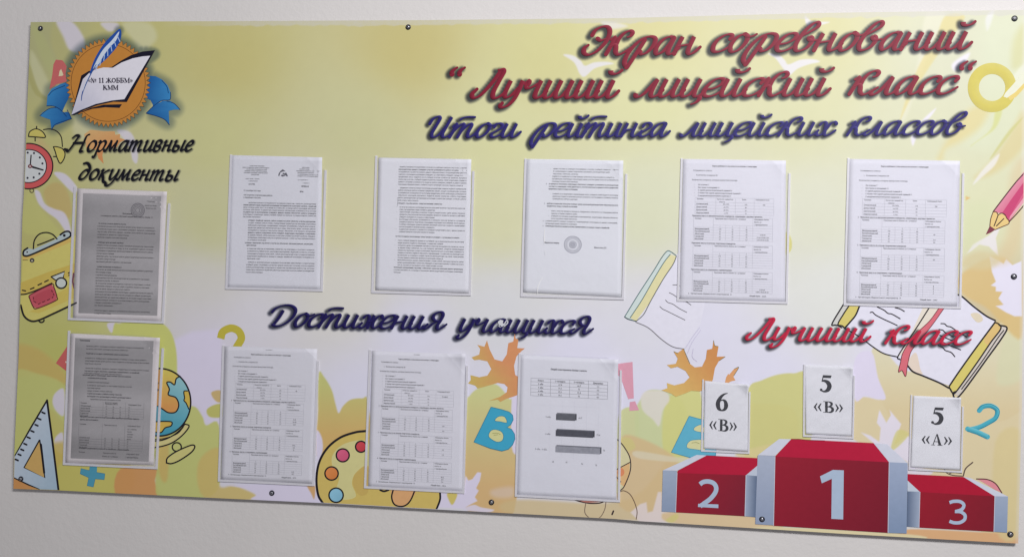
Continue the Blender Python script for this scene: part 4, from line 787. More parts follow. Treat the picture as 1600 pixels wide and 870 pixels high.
# ------------------------------------------------------------------ screws that hold the board
def lathe(prof, c, n=20):
    """profile (radius, height off the board) turned round the axis through c"""
    V = []; F = []
    for r, h in prof:
        for i in range(n): a = 2 * np.pi * i / n; V.append((c[0] + r * math.cos(a), -h, c[2] + r * math.sin(a)))
    for j in range(len(prof) - 1):
        for i in range(n): F.append([j * n + i, j * n + (i + 1) % n, (j + 1) * n + (i + 1) % n, (j + 1) * n + i])
    V.append((c[0], -prof[-1][1], c[2])); e = len(V) - 1
    for i in range(n): F.append([(len(prof) - 1) * n + i, (len(prof) - 1) * n + (i + 1) % n, e])
    return V, F
for i, (x, y) in enumerate([(63.5, 45), (638, 43), (1585, 29.5), (1584, 432), (33, 747.5), (425, 769.5), (768, 784), (1190.5, 810.5), (1578.5, 834)]):
    e = bpy.data.objects.new('screw', None); COL.objects.link(e); e.parent = board
    c = P3(x, y, 0)
    V, F = lathe([(.0059, .0001), (.0060, .0012), (.0054, .0021), (.0038, .0024)], c); new_mesh('washer', V, F, M_dark, e, smooth=True)
    V, F = lathe([(.0033, .0022), (.0032, .0035), (.0022, .0043), (.0010, .0045)], c, 16); new_mesh('head', V, F, M_steel, e, smooth=True)
    t = rng.random() * 3
    for b in (t, t + np.pi / 2):
        dx, dz = math.cos(b), math.sin(b); w, l = .0004, .0019
        q = [(c[0] + sx * l * dx - sy * w * dz, -.0047, c[2] + sx * l * dz + sy * w * dx) for sx, sy in ((-1, -1), (1, -1), (1, 1), (-1, 1))]
        q2 = [(a_, -.0040, b_) for a_, _, b_ in q]; new_mesh('slot', q + q2, [[0, 1, 2, 3], [0, 4, 5, 1], [1, 5, 6, 2], [2, 6, 7, 3], [3, 7, 4, 0]], M_dark, e)
# mark of a torn sticker over the navy lettering
k = Ink(.0016, (640, 460), 3.953); k.poly([(545, 168), (560, 155), (580, 160), (575, 175), (590, 185), (570, 200), (560, 190), (548, 182)], (210, 212, 216)); k.line([(585, 195), (606, 175), (600, 160), (580, 190)], 1.6, (206, 208, 214)); k.line([(560, 178), (552, 194), (560, 200)], 1.2, (206, 208, 214)); pic('scuff_mark')

# ------------------------------------------------------------------ documents in clear pockets
GLY = {}
def glyphs(chars):
    c = bpy.data.curves.new('g', 'FONT'); c.resolution_u = 1; o = bpy.data.objects.new('g', c); COL.objects.link(o)
    dg = None
    for ch in chars:
        c.body = ch; bpy.context.view_layer.update(); dg = bpy.context.evaluated_depsgraph_get(); ev = o.evaluated_get(dg); m = ev.to_mesh()
        V = np.array([v.co[:2] for v in m.vertices]).reshape(-1, 2); F = [list(p.vertices) for p in m.polygons]
        c.body = ch + 'I'; bpy.context.view_layer.update(); m2 = o.evaluated_get(bpy.context.evaluated_depsgraph_get()).to_mesh()
        adv = max(v.co[0] for v in m2.vertices) - .12 - .03
        GLY[ch] = (V, F, adv)
        o.evaluated_get(bpy.context.evaluated_depsgraph_get()).to_mesh_clear()
    GLY[' '] = (np.zeros((0, 2)), [], .3)
    bpy.data.objects.remove(o); bpy.data.curves.remove(c)
ALPH = 'абвгдежзийклмнопрстуфхцчшщъыьэюяАБВГДЕЖЗИКЛМНОПРСТУФХЦЧШЩЭЯ0123456789.,-–/%«»()№:•…'
glyphs(ALPH)

class Sheet:
    """a sheet of paper: quad in photo px, own millimetre grid, gently waved; ink follows it"""
    def __init__(s, quad, w=210, h=297, base=.0014, seed=0, amp=.0004, curl=.0, cut=26):
        s.q = np.asarray(quad, float); s.w = w; s.h = h; s.base = base; s.amp = amp; s.curl = curl; s.cut = cut
        r = np.random.default_rng(seed); s.ph = r.random(6) * 6.28; s.V = []; s.F = []; s.C = []; s.n = 0
        s.k = r.uniform(.6, 1.6, 6)
    def pt(s, u, v, lift=0):
        u = np.asarray(u, float); v = np.asarray(v, float); a = u / s.w; b = v / s.h; q = s.q
        px = ((1 - a) * (1 - b))[..., None] * q[0] + (a * (1 - b))[..., None] * q[1] + (a * b)[..., None] * q[2] + ((1 - a) * b)[..., None] * q[3]
        f = 2 * np.pi / 210 * 210 / s.w
        z = s.base + s.amp * (np.sin(u * f * s.k[0] + v * f * .7 + s.ph[0]) * .5 + np.sin(v * f * 1.3 * s.k[1] - u * f * .5 + s.ph[1]) * .5 + .35 * np.sin((u * .8 + v) * f * 2.6 * s.k[2] + s.ph[2]))
        d = np.clip((u - (s.w - s.cut)) + (s.cut - v), 0, None) / s.cut
        z = z + s.curl * d ** 1.6 + lift
        return P3(px[..., 0], px[..., 1], z)
    def paper(s, parent, col, name='paper', nx=22, ny=30, ragged=0):
        u, v = np.meshgrid(np.linspace(0, s.w, nx), np.linspace(0, s.h, ny))
        V = s.pt(u, v).reshape(-1, 3); Bk = V.copy(); Bk[:, 1] += .00015
        i = np.arange(nx * ny).reshape(ny, nx)
        F = np.stack([i[1:, :-1], i[1:, 1:], i[:-1, 1:], i[:-1, :-1]], -1).reshape(-1, 4).tolist()
        G = [[a + nx * ny for a in f[::-1]] for f in F]
        e = np.concatenate([i[0, :-1], i[:-1, -1], i[-1, :0:-1], i[:0:-1, 0]]); m = len(e)
        H = [[int(e[j]), int(e[(j + 1) % m]), int(e[(j + 1) % m] + nx * ny), int(e[j] + nx * ny)] for j in range(m)]
        C = np.tile(alb(col), (2 * nx * ny, 1))
        return new_mesh(name, np.vstack([V, Bk]), F + G + H, M_paper, parent, C, smooth=True)
    def addp(s, uv, F, col, lift=.00012):
        s.V.append(s.pt(uv[:, 0], uv[:, 1], lift)); s.C.append(np.tile(alb(col), (len(uv), 1))); s.F += [[i + s.n for i in f] for f in F]; s.n += len(uv)
    def text(s, t, u0, v, size, u1=None, align='l', col=(70, 70, 82), bold=0, xs=.84):
        adv = [GLY.get(c, GLY[' '])[2] for c in t]; tot = sum(adv) * size * xs
        if tot <= 0: return
        k = 1.0
        if u1 is not None and align == 'j': k = (u1 - u0) / tot
        if align == 'c': u0 = u0 - tot / 2
        if align == 'r': u0 = u0 - tot
        X = 0; VV = []; FF = []; n = 0; bold = bold + .045; col = tuple(c * .8 for c in col)
        for rep in range(2 if bold else 1):
            X = rep * bold
            for c, a in zip(t, adv):
                g = GLY.get(c, GLY[' '])
                if len(g[0]):
                    VV.append(np.stack([u0 + (X + g[0][:, 0]) * size * xs * k, v - g[0][:, 1] * size - rep * .05], -1)); FF += [[i + n for i in f] for f in g[1]]; n += len(g[0])
                X += a
        s.addp(np.vstack(VV), FF, col, .00012)
    def rect(s, u0, v0, u1, v1, col, lift=.00011):
        n = max(1, int(abs(u1 - u0) / 12)); m = max(1, int(abs(v1 - v0) / 12))
        u, v = np.meshgrid(np.linspace(u0, u1, n + 1), np.linspace(v0, v1, m + 1)); i = np.arange((n + 1) * (m + 1)).reshape(m + 1, n + 1)
        s.addp(np.stack([u.ravel(), v.ravel()], -1), np.stack([i[1:, :-1], i[1:, 1:], i[:-1, 1:], i[:-1, :-1]], -1).reshape(-1, 4).tolist(), col, lift)
    def hl(s, u0, u1, v, w=.3, col=(120, 120, 132)): s.rect(u0, v - w / 2, u1, v + w / 2, col)
    def vl(s, u, v0, v1, w=.3, col=(120, 120, 132)): s.rect(u - w / 2, v0, u + w / 2, v1, col)
    def ring(s, u, v, r, w, col, n=36, lift=.00013):
        a = np.linspace(0, 2 * np.pi, n, endpoint=False); o = np.stack([u + (r + w / 2) * np.cos(a), v + (r + w / 2) * np.sin(a)], -1); i = np.stack([u + (r - w / 2) * np.cos(a), v + (r - w / 2) * np.sin(a)], -1)
        s.addp(np.vstack([o, i]), [[j, (j + 1) % n, n + (j + 1) % n, n + j][::-1] for j in range(n)], col, lift)
    def polyg(s, pts, col, lift=.0003):
        p = np.asarray(pts, float); F = [list(f) for f in tessellate_polygon([[Vector((a, -b, 0)) for a, b in p]])]; s.addp(p, F, col, lift)
    def flush(s, name, parent):
        if not s.V: return
        o = new_mesh(name, np.vstack(s.V), s.F, M_toner, parent, np.vstack(s.C)); s.V = []; s.F = []; s.C = []; s.n = 0; return o

def pocket(outer, label, cutw=19, cuth=20, wpx=3.4, zf=.0026, gap=0):
    """clear pocket on the board: three white strips (left, bottom, shorter right) and a clear front with a cut corner"""
    TL, TR, BR, BLq = [np.asarray(p, float) for p in outer]
    e = bpy.data.objects.new('document_pocket', None); COL.objects.link(e); tag(e, label, 'pocket', 'clear document pockets on the notice board')
    L = lambda a, b, t: a + (b - a) * t
    W_ = np.hypot(*(BR - BLq)); H_ = np.hypot(*(BLq - TL)); fx = wpx / W_; fy = wpx / H_; cy = cuth / H_; cx = cutw / W_
    Qd = lambda a, b: L(L(TL, TR, a), L(BLq, BR, a), b)
    def bar(name, q):
        q = np.array(q); f = P3(q[:, 0], q[:, 1], .0023); b = f.copy(); b[:, 1] = -.0001; n = len(q)
        new_mesh(name, np.vstack([f, b]), [list(range(n))[::-1]] + [[i, (i + 1) % n, n + (i + 1) % n, n + i] for i in range(n)], M_strip, e)
    bar('side_strip', [Qd(0, 0), Qd(fx, 0), Qd(fx, 1 - fy), Qd(0, 1 - fy)])
    bar('side_strip', [Qd(1 - fx, cy), Qd(1, cy), Qd(1, 1 - fy), Qd(1 - fx, 1 - fy)])
    bar('bottom_strip', [Qd(0, 1 - fy), Qd(1, 1 - fy), Qd(1, 1), Qd(0, 1)])
    q = np.array([Qd(0, 0.004), Qd(1 - cx - fx, 0.004), Qd(1 - fx * .6, cy), Qd(1, cy), Qd(1, 1), Qd(0, 1)])
    f = P3(q[:, 0], q[:, 1], zf + .0004); b = P3(q[:, 0], q[:, 1], zf); n = len(q)
    new_mesh('clear_front', np.vstack([f, b]), [list(range(n))[::-1], list(range(n, 2 * n))] + [[i, (i + 1) % n, n + (i + 1) % n, n + i] for i in range(n)], M_clear, e)
    return e
def paper_thing(label, name='printed_sheet', group='sheets in the pockets'):
    e = bpy.data.objects.new(name, None); COL.objects.link(e); return tag(e, label, 'sheet', group)

WD = ('организация образовательного процесса учащихся лицея согласно плану работы на учебный год утвердить положение о рейтинге классов провести '
      'школьный конкурс лицейский класс итоги подвести классным руководителям обеспечить участие учащихся в мероприятиях заместителям директора по учебной '
      'работе контроль за исполнением данного приказа оставляю за собой в целях повышения качества знаний и воспитания создать комиссию в составе '
      'предметных олимпиадах интеллектуальных соревнованиях спортивных творческих проектах анализ успеваемости посещаемости родителями совместно').split()
def fill(width, size, r):
    t = ''; tot = 0
    while tot < width:
        w = WD[r.integers(len(WD))]; t += (' ' if t else '') + w; tot = sum(GLY.get(c, GLY[' '])[2] for c in t) * size * .84
        if r.random() < .08: t += ','
    return t
def para(s, lines, size, r, col=(78, 78, 92)):
    """lines: (v, u0, u1, bold, full) in mm"""
    for ln in lines:
        v, u0, u1, bold, full = ln
        s.text(fill((u1 - u0) * .97, size, r), u0, v, size, u1, 'j', col if not bold else (52, 52, 66), bold=.045 if bold else 0)

# --- table sheet
def table_sheet(quad, label, cls, seed, vals, comma=True, topmark=None, numbered=True, col=(227, 227, 238), curl=.002, late=False):
    s = Sheet(quad, seed=seed, curl=curl); e = paper_thing(label); s.paper(e, col); r = np.random.default_rng(seed)
    U = lambda f: f * 210; Vv = lambda f: f * 297; sz = 4.1; GC = (92, 92, 106)
    if topmark: s.text(topmark, U(.48), Vv(.022), 3.2, align='c', col=(130, 130, 140))
    s.text('Карта рейтинга %s класса по итогам 1 полугодия' % cls, U(.50), Vv(.052 if not topmark else .06), sz * 1.0, align='c', col=(44, 44, 56), bold=.05)
    s.text('Успеваемость класса', U(.1), Vv(.085), sz, col=GC); s.text('1.  Количество учащихся 28' if numbered else 'Количество учащихся 28', U(.13), Vv(.118), sz, col=GC)
    s.text('Количество учащихся, которые пропустили полгода:', U(.09), Vv(.152), sz, col=GC)
    for i, t in enumerate(('На отлично 7', 'Без троек и опозданий 13', 'С одной удовлетворительной оценкой 4', 'С более чем одной удовлетворительной оценкой 3', 'С неудовлетворительными оценками 0')):
        s.text('•', U(.115), Vv(.186 + i * .0195), sz, col=(50, 50, 60)); s.text(t, U(.15), Vv(.186 + i * .0195), sz * .98, col=GC, bold=.02)
    s.flush('printed_text', e)
    LC = (150, 150, 164)
    def table(v0, v1, cols, heads, rows, rowlab, nums, sub=None, blank=0):
        n = len(rowlab) + (1 if sub else 0); hh = (v1 - v0) * (.28 if not sub else .34); rh = (v1 - v0 - hh) / n
        for f in [v0] + [v0 + hh + i * rh for i in range(n + 1)]: s.hl(U(cols[0] if f == v0 or not sub or f > v0 + hh + .001 else cols[1]), U(cols[-1]), Vv(f), .28, LC)
        for i, c in enumerate(cols): s.vl(U(c), Vv(v0 if (i in (0, 1, len(cols) - 1, len(cols) - 2) or not sub) else v0 + hh), Vv(v1), .28, LC)
        for (c, t) in heads:
            for j, tt in enumerate(t.split('|')): s.text(tt, U(c), Vv(v0 + .014 + j * .0185), 3.9, align='l', col=GC)
        if sub:
            for c, t in zip(cols[1:-2], sub): s.text(t, U(c + .065), Vv(v0 + hh + rh * .8), 3.8, align='c', col=GC)
        for i, t in enumerate(rowlab):
            vv = v0 + hh + (i + (1 if sub else 0)) * rh + rh * .8; s.text(t, U(cols[0] + .012), Vv(vv), 4.0, col=(74, 74, 88), bold=.02)
            for c, t2 in zip(cols[1:-1], nums[i]): s.text(t2, U(c + (.065 if sub else .1)), Vv(vv), 3.9, align='c', col=GC)
        for (i, t) in rows: s.text(t, U((cols[-2] + cols[-1]) / 2), Vv(v0 + hh + i * rh + rh * .8), 3.9, align='c', col=(60, 60, 74), bold=.03)
    table(.273, .39, [.125, .325, .515, .695, .885], [(.14, 'Уровень'), (.335, 'Качество знаний по|     классу'), (.58, 'Балл'), (.71, 'Набранный балл')], [(0, vals[0])],
          ['Оптимальный', 'Допустимый', 'Критический', 'Недопустимый'], [('80-100%', '100'), ('60-79%', '80'), ('40-59%', '50'), ('1-39%', '10')])
    lev = ['Международный', 'Республиканский', 'Областной', 'Городской', 'Школьный']
    nm = [('100', '90', '80'), ('90', '80', '70'), ('80', '70', '60'), ('60', '40', '30'), ('50', '30', '2,5')]
    for j, (v0, v1, hd, rw) in enumerate(((.412, .575, 'Призовые места в интеллектуальных конкурсах, олимпиадах, научных проектах', vals[1]), (.606, .765, 'Призовые места по итогам творческих конкурсов', vals[2]), (.795, .943, 'Призовые места в спортивных соревнованиях', vals[3]))):
        s.text(('%d.  ' % (j + 2) if numbered else '') + hd, U(.085 if numbered else .1), Vv(v0 - .0045), sz, col=(50, 50, 64), bold=.04)
        table(v0, v1, [.115, .305, .425, .56, .685, .875], [(.125, 'Уровень'), (.32, 'Призовые места /баллы за 1 ученика/'), (.695, 'Набранные баллы|баллы за|1 призера/баллы')], rw, lev, nm, ('1', '2', '3'))
    s.text('5.  Организация общешкольного мероприятия  30', U(.08), Vv(.962), sz, col=GC); s.text('Общий балл – %s' % vals[4], U(.66), Vv(.968), sz, col=(56, 56, 70), bold=.03)
    s.flush('printed_table', e); return e

# --- upper row
pocket([(359.3, 241.7), (511, 246), (504, 455.4), (351.7, 451.7)], 'clear pocket holding the letterhead order sheet, leftmost of upper row')
e = paper_thing('letterhead order with small winged crest between two heading blocks')
s = Sheet([(360.5, 242.5), (503.5, 246), (500.5, 452), (354, 449)], seed=3, curl=.003); s.paper(e, (225, 226, 235)); r = np.random.default_rng(3)
for i, (u0, u1) in enumerate(((44, 78), (28, 89), (36, 84), (33, 84), (31, 86), (48, 66))): s.text(fill(u1 - u0, 3.3, r), u0, 24 + i * 3.9, 3.3, u1, 'j', (84, 84, 98), .03)
for i, (u0, u1) in enumerate(((164, 194), (158, 198), (151, 207), (154, 204), (154, 204), (154, 204))): s.text(fill(u1 - u0, 3.3, r), u0, 25 + i * 3.9, 3.3, u1, 'j', (84, 84, 98), .03)
for (t, u, v, z, b) in (('• адрес лицея, г. Бишкек', 34, 53, 3.2, 0), ('2 город Бишкек', 42, 58, 3.2, 0), ('БУЙРУК', 43, 66, 4.6, .05), ('• ул. лицейская 11', 154, 53, 3.2, 0), ('г. Бишкек 2', 166, 60, 3.2, 0), ('ПРИКАЗ', 163, 68, 4.8, .06), ('№46', 160, 80, 4.6, .05)):
    s.text(t, u, v, z, col=(70, 70, 84), bold=b)
s.text('09 сентября 2023 года', 32, 80, 4.2, col=(70, 70, 84), bold=.03); s.text('«Об открытии и организации работы', 32, 90, 4.2, col=(60, 60, 74), bold=.04); s.text('в лицейских классах»', 32, 95.5, 4.2, col=(60, 60, 74), bold=.04)
ls = []; v = 107
for i in range(7): ls.append((v, 44 if i == 0 else 32, 198 if i < 6 else 72, i in (1, 4), 1)); v += 5.3
v += 2.5
for i in range(9): ls.append((v, 44, 197 if i < 8 else 86, i in (0, 5), 1)); v += 5.5
ls.append((v + 1, 38, 192, True, 1)); ls.append((v + 6.5, 42, 64, True, 1)); v += 14
for i in range(5): ls.append((v, 44, 196 if i < 4 else 74, False, 1)); v += 5.6
v += 2.5
for i in range(5): ls.append((v, 46 if i == 0 else 42, 196 if i < 4 else 80, False, 1)); v += 5.6
para(s, ls, 4.3, r); s.flush('printed_text', e)
k_ = lambda a: s.polyg([(120 + x * 1.1, 38 - y * 1.1) for x, y in a], (96, 96, 108))
k_([(-9, -5), (-8, 0), (-4, 5), (0, 8), (-1, 5), (-5, 1), (-6, -3), (-7, -6)]); k_([(0, 8), (3, 6), (6, 4), (2, 4), (-2, 3), (-4, 1), (-2, 5)]); k_([(4, -1), (7, 2), (10, -3), (11, -6), (8, -6), (6, -3), (5, -6), (3, -5)]); k_([(-4, -5), (0, -7), (4, -5), (2, -3), (-2, -3)]); k_([(-1, 0), (3, 1), (5, -2), (1, -2)])
s.flush('printed_crest', e)

pocket([(586.3, 243.5), (742, 247.5), (735.5, 462), (579.9, 457.8)], 'clear pocket holding the full page of bulleted text, second of upper row')
e = paper_thing('densely typed page with bullet points, second sheet of upper row')
s = Sheet([(591.5, 246.5), (736.5, 249), (732.5, 458), (586.5, 453)], seed=4, curl=.003); s.paper(e, (230, 231, 241)); r = np.random.default_rng(4)
ls = []; v = 21
for i in range(8): ls.append((v, 48 if i == 0 else 46, 200 if i < 7 else 192, i in (1,), 1)); v += 5.6
v += 2
for i in range(6): ls.append((v, 50 if i == 0 else 46, 200 if i < 5 else 92, False, 1)); v += 5.6
v += 1; ls.append((v, 45, 146, True, 1)); v += 8.5
for nn in (2, 3, 4, 2):
    s.text('•', 43, v, 4.6)
    for i in range(nn): ls.append((v, 50, 198 if i < nn - 1 else 130, False, 1)); v += 5.5
v += 5; ls.append((v, 42, 186, True, 1)); v += 9
for nn in (2, 6, 3):
    s.text('•', 41, v, 4.6)
    for i in range(nn): ls.append((v, 48, 197 if i < nn - 1 else 150, False, 1)); v += 5.5
ls += [(v, 40, 196, True, 1), (v + 5.6, 40, 196, False, 1), (v + 11.2, 40, 56, False, 1)]
para(s, ls, 4.2, r); s.vl(45.5, 88, 108, .5, (110, 110, 122)); s.flush('printed_text', e)

pocket([(819.5, 248), (981, 252), (975, 468.5), (813.2, 463.8)], 'clear creased pocket holding the round-stamped sheet, third of upper row')
e = paper_thing('typed sheet with round stamp below its text, third of upper row')
s = Sheet([(823, 248.5), (974, 251), (970.5, 464), (817.5, 456.5)], seed=5, curl=.0035); s.paper(e, (229, 231, 242)); r = np.random.default_rng(5)
ls = []; v = 22
for nn, bul, u0 in ((3, 1, 58), (3, 1, 56), (3, 2, 49), (0, 0, 0), (3, 1, 58), (0, 0, 0), (2, 2, 46), (0, 0, 0), (2, 1, 56), (2, 1, 56), (2, 3, 44), (1, 2, 44)):
    if nn == 0: v += 5; continue
    s.text('•' if bul == 1 else '6.', u0 - 6, v, 4.3)
    for i in range(nn): ls.append((v, u0, 200 - (0 if i < nn - 1 else 88 if nn > 1 else 18), bul == 2, 1)); v += 5.6
para(s, ls, 4.2, r, (96, 96, 110)); s.text('Директор лицея:', 42, 186, 4.6, col=(60, 60, 74), bold=.05); s.text('Маматова Д.Р.', 150, 193, 4.4, col=(80, 80, 94), bold=.03); s.flush('printed_text', e)
ST = (128, 130, 150)
for rr, w in ((18.5, 1.0), (17, .4), (12, .5), (7.6, 1.2), (4.8, 1.1)): s.ring(104, 187, rr, w, ST)
for i in range(34): a = i / 34 * 6.283; s.ring(104 + 14.6 * math.cos(a), 187 + 14.6 * math.sin(a), .95, .6, ST, n=5)
for i in range(9): a = i / 9 * 6.283; s.ring(104 + 2.6 * math.cos(a), 187 + 2.6 * math.sin(a), .9, .7, ST, n=5)
s.flush('round_stamp', e)
pk = [o for o in COL.objects if o.name.startswith('document_pocket')][-1]
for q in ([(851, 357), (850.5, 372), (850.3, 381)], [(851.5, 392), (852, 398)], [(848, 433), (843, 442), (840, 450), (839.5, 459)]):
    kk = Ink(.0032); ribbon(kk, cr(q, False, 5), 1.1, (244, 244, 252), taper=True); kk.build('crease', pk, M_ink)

pocket([(1063.7, 247.5), (1236, 251), (1230.8, 475), (1057.6, 470.4)], 'clear pocket holding the fainter four-table sheet, fourth of upper row')
table_sheet([(1067.5, 248.5), (1228, 251), (1227, 472), (1062, 467)], 'faint rating sheet with four tables and no item numbers, fourth of upper row', '5 «А»', 6,
            ('100', [(3, '5-90-90'), (4, '13-60 15-40 2-30'), (5, '3-50 10-70 50-30')], [], [(4, '3-60-60'), (5, '3-40 2-30-5-30-30')], '212,5'), numbered=False)
pocket([(1324.2, 247), (1507.5, 251), (1502, 482.3), (1318.2, 477)], 'clear pocket holding the rightmost rating sheet of upper row, beside the pencil')
table_sheet([(1327.5, 248.5), (1500, 251.5), (1496, 478), (1322.5, 473)], 'rating sheet with four tables, rightmost of upper row', '5 «Б»', 7,
            ('100', [(2, '60'), (4, '2-0'), (5, '50')], [(1, '90')], [(1, '8'), (2, '4'), (3, '3'), (4, '3')], '234,5'))
# --- lower row
pocket([(347.2, 539), (499, 543.5), (490.9, 759), (340.3, 751.8)], 'clear pocket holding the rating sheet under the navy lettering, left of the palette')
table_sheet([(351.5, 540.5), (495.5, 545), (488.5, 755), (345, 749)], 'grey-white rating sheet with four tables, between question mark and palette', '6 «А»', 8,
            ('80', [(3, '5-40'), (4, '20-20'), (5, '2-20')], [(3, '6-0,5'), (4, '3-0'), (5, '15')], [(4, '2-15'), (5, '8-5')], '337,5'), topmark='по итогам 1', col=(224, 224, 233), curl=.0)
pocket([(576.6, 546), (732, 551), (725.5, 770.6), (568.5, 762.3)], 'clear pocket holding the rating sheet beside the blue letter B')
table_sheet([(581.5, 547.5), (727, 552.5), (723, 768), (575.5, 760)], 'rating sheet with four tables and a curled corner, between palette and letter B', '6 «Б»', 9,
            ('79,4-80,5', [(3, '4-0'), (5, '3-0')], [(2, '7-0'), (4, '2-0')], [(3, '30-0'), (4, '3-0'), (5, '2-0')], '225,6'), topmark='по итогам', curl=.006, col=(227, 227, 237))
pocket([(810.4, 551.5), (972, 558), (968.9, 784.3), (804.3, 775.4)], 'clear pocket holding the bar chart sheet')
e = paper_thing('sheet with a small table and three grey horizontal bars')
s = Sheet([(813, 554), (966, 561.5), (963, 781), (808, 773)], seed=10, curl=.005, amp=.0006); s.paper(e, (226, 227, 237))
s.text('Лицей кластерынын билим сапасы', 104, 29, 5.2, align='c', col=(60, 60, 74), bold=.05)
cx = [24, 66, 107, 147, 188]; v0 = 48; rh = 7.4
rows = [('Класс', '1-четверть', '2-четверть', 'Динамика'), ('5 «А»', '67,8', '66,7', '1,1↓'), ('5 «Б»', '71,5', '75', '3,5'), ('6 «А»', '72,3', '72,4', '0,1'), ('6 «Б»', '70,5', '75', '4,5')]
for i in range(6): s.hl(cx[0], cx[-1], v0 + i * rh, .5, (110, 110, 124))
for c in cx: s.vl(c, v0, v0 + 5 * rh, .5, (110, 110, 124))
for i, rw in enumerate(rows):
    for j, t in enumerate(rw): s.text(t.replace('↓', ''), (cx[j] + cx[j + 1]) / 2, v0 + (i + .8) * rh, 5.0, align='c', col=(66, 66, 80), bold=.04 if i == 0 or j == 0 else .02)
s.flush('printed_table', e)
for (va, ua, ub, c, cs, ct) in ((118, 79, 123, (92, 94, 104), (66, 68, 78), (112, 114, 124)), (152, 79, 162, (68, 70, 84), (50, 52, 64), (90, 92, 106)), (186, 79, 177, (156, 158, 170), (92, 94, 106), (116, 118, 130))):
    s.rect(ua, va + 3, ub - 3, va + 16, c, .00014); s.rect(ua + 2, va + .6, ub, va + 2.98, ct, .00016); s.rect(ub - 2.95, va + 2, ub, va + 14.5, cs, .0002)
    s.flush('chart_bar', e)
for t, u, v in (('5 «А»', 57, 130), ('66,7', 127, 129), ('6 «А»', 57, 166), ('72,4', 166, 163), ('5 «Б»,  6 «Б»', 36, 199), ('75', 180, 195), ('60', 72, 224), ('65', 101, 224), ('70', 134, 226), ('75', 164, 227)): s.text(t, u, v, 5.0, col=(84, 84, 98))
for i in range(9): s.vl(66 + i * 13, 92, 214, .25, (206, 207, 220)) if i % 2 == 0 else None
s.hl(28, 170, 104, .25, (206, 207, 220)); s.hl(60, 60, 1, .1)
s.flush('chart_text', e)

# --- the two dark photocopies in the left column
def copy_sheet(quad, dark, label, seed, build):
    s = Sheet(quad, seed=seed, curl=.005, amp=.0005); e = paper_thing(label); s.paper(e, (226, 220, 222)); r = np.random.default_rng(seed)
    g = Sheet(dark, w=180, h=262, seed=seed, curl=0, amp=.0)
    # grey copied area lies on the paper: same wave as the paper below it
    def on(u, v, lift=0):
        u = np.asarray(u, float); v = np.asarray(v, float); a = u / g.w; b = v / g.h; q = g.q
        px = ((1 - a) * (1 - b))[..., None] * q[0] + (a * (1 - b))[..., None] * q[1] + (a * b)[..., None] * q[2] + ((1 - a) * b)[..., None] * q[3]
        # find paper coordinates of px (affine estimate is close enough for the wave)
        A = np.array([s.q[1] - s.q[0], s.q[3] - s.q[0]]).T; ab = (px - s.q[0]) @ np.linalg.inv(A).T
        uu, vv = ab[..., 0] * s.w, ab[..., 1] * s.h; f = 2 * np.pi / s.w
        z = s.base + s.amp * (np.sin(uu * f * s.k[0] + vv * f * .7 + s.ph[0]) * .5 + np.sin(vv * f * 1.3 * s.k[1] - uu * f * .5 + s.ph[1]) * .5 + .35 * np.sin((uu * .8 + vv) * f * 2.6 * s.k[2] + s.ph[2]))
        d = np.clip((uu - (s.w - s.cut)) + (s.cut - vv), 0, None) / s.cut
        return P3(px[..., 0], px[..., 1], z + s.curl * d ** 1.6 + lift + .0004)
    g.pt = on
    nx, ny = 24, 60; u, v = np.meshgrid(np.linspace(0, 180, nx), np.linspace(0, 262, ny)); V = on(u, v, 0).reshape(-1, 3); i = np.arange(nx * ny).reshape(ny, nx)
    F = np.stack([i[1:, :-1], i[1:, 1:], i[:-1, 1:], i[:-1, :-1]], -1).reshape(-1, 4).tolist()
    band = 172 + 7 * np.sin(v / 31 + seed) + 5 * np.sin(v / 11 + 2) - 11 * np.exp(-u / 22) - 6 * np.clip((v - 200) / 60, 0, 1) + r.normal(0, 1.2, v.shape)
    new_mesh('copied_page', V, F, M_copy, e, alb(np.stack([band, band * .985, band * 1.0], -1).reshape(-1, 3)))
    build(g, r); g.flush('printed_text', e)
def bA(g, r):
    DK = (84, 80, 86)
    g.text('Утверждаю', 168, 14, 4.2, align='r', col=DK); g.text('директор лицея', 170, 23, 4.0, align='r', col=DK); g.text('Маматова Д.Р.', 170, 29, 4.0, align='r', col=DK)
    g.text('Положение', 92, 43, 4.6, col=DK, bold=.05); g.text('о конкурсе школы «Лучший лицейский класс» лицея 11', 42, 49, 4.4, 162, 'j', DK, .04)
    for rr, w in ((15.5, .9), (14.2, .4), (8.5, .9), (5, .9)): g.ring(127, 33, rr, w, (84, 80, 92))
    for i in range(28): a = i / 28 * 6.283; g.ring(127 + 11.6 * math.cos(a), 33 + 11.6 * math.sin(a), 1, .6, (84, 80, 92), n=5)
    v = 66; ls = []
    for nn, bold in ((1, 1), (4, 0), (1, 0), (0, 0), (1, 1), (4, 0), (2, 0), (1, 0), (0, 0), (1, 1), (2, 0), (1, 0), (2, 0), (1, 0), (2, 0), (5, 0), (1, 0), (0, 0), (2, 0)):
        if nn == 0: v += 5.0; continue
        for i in range(nn): ls.append((v, 36 if not bold else 38, r.uniform(158, 170) if (i < nn - 1 or nn == 1 and not bold and r.random() < .5) else r.uniform(70, 120), bool(bold), 1)); v += 6.05
    para(g, ls, 4.4, r, DK)
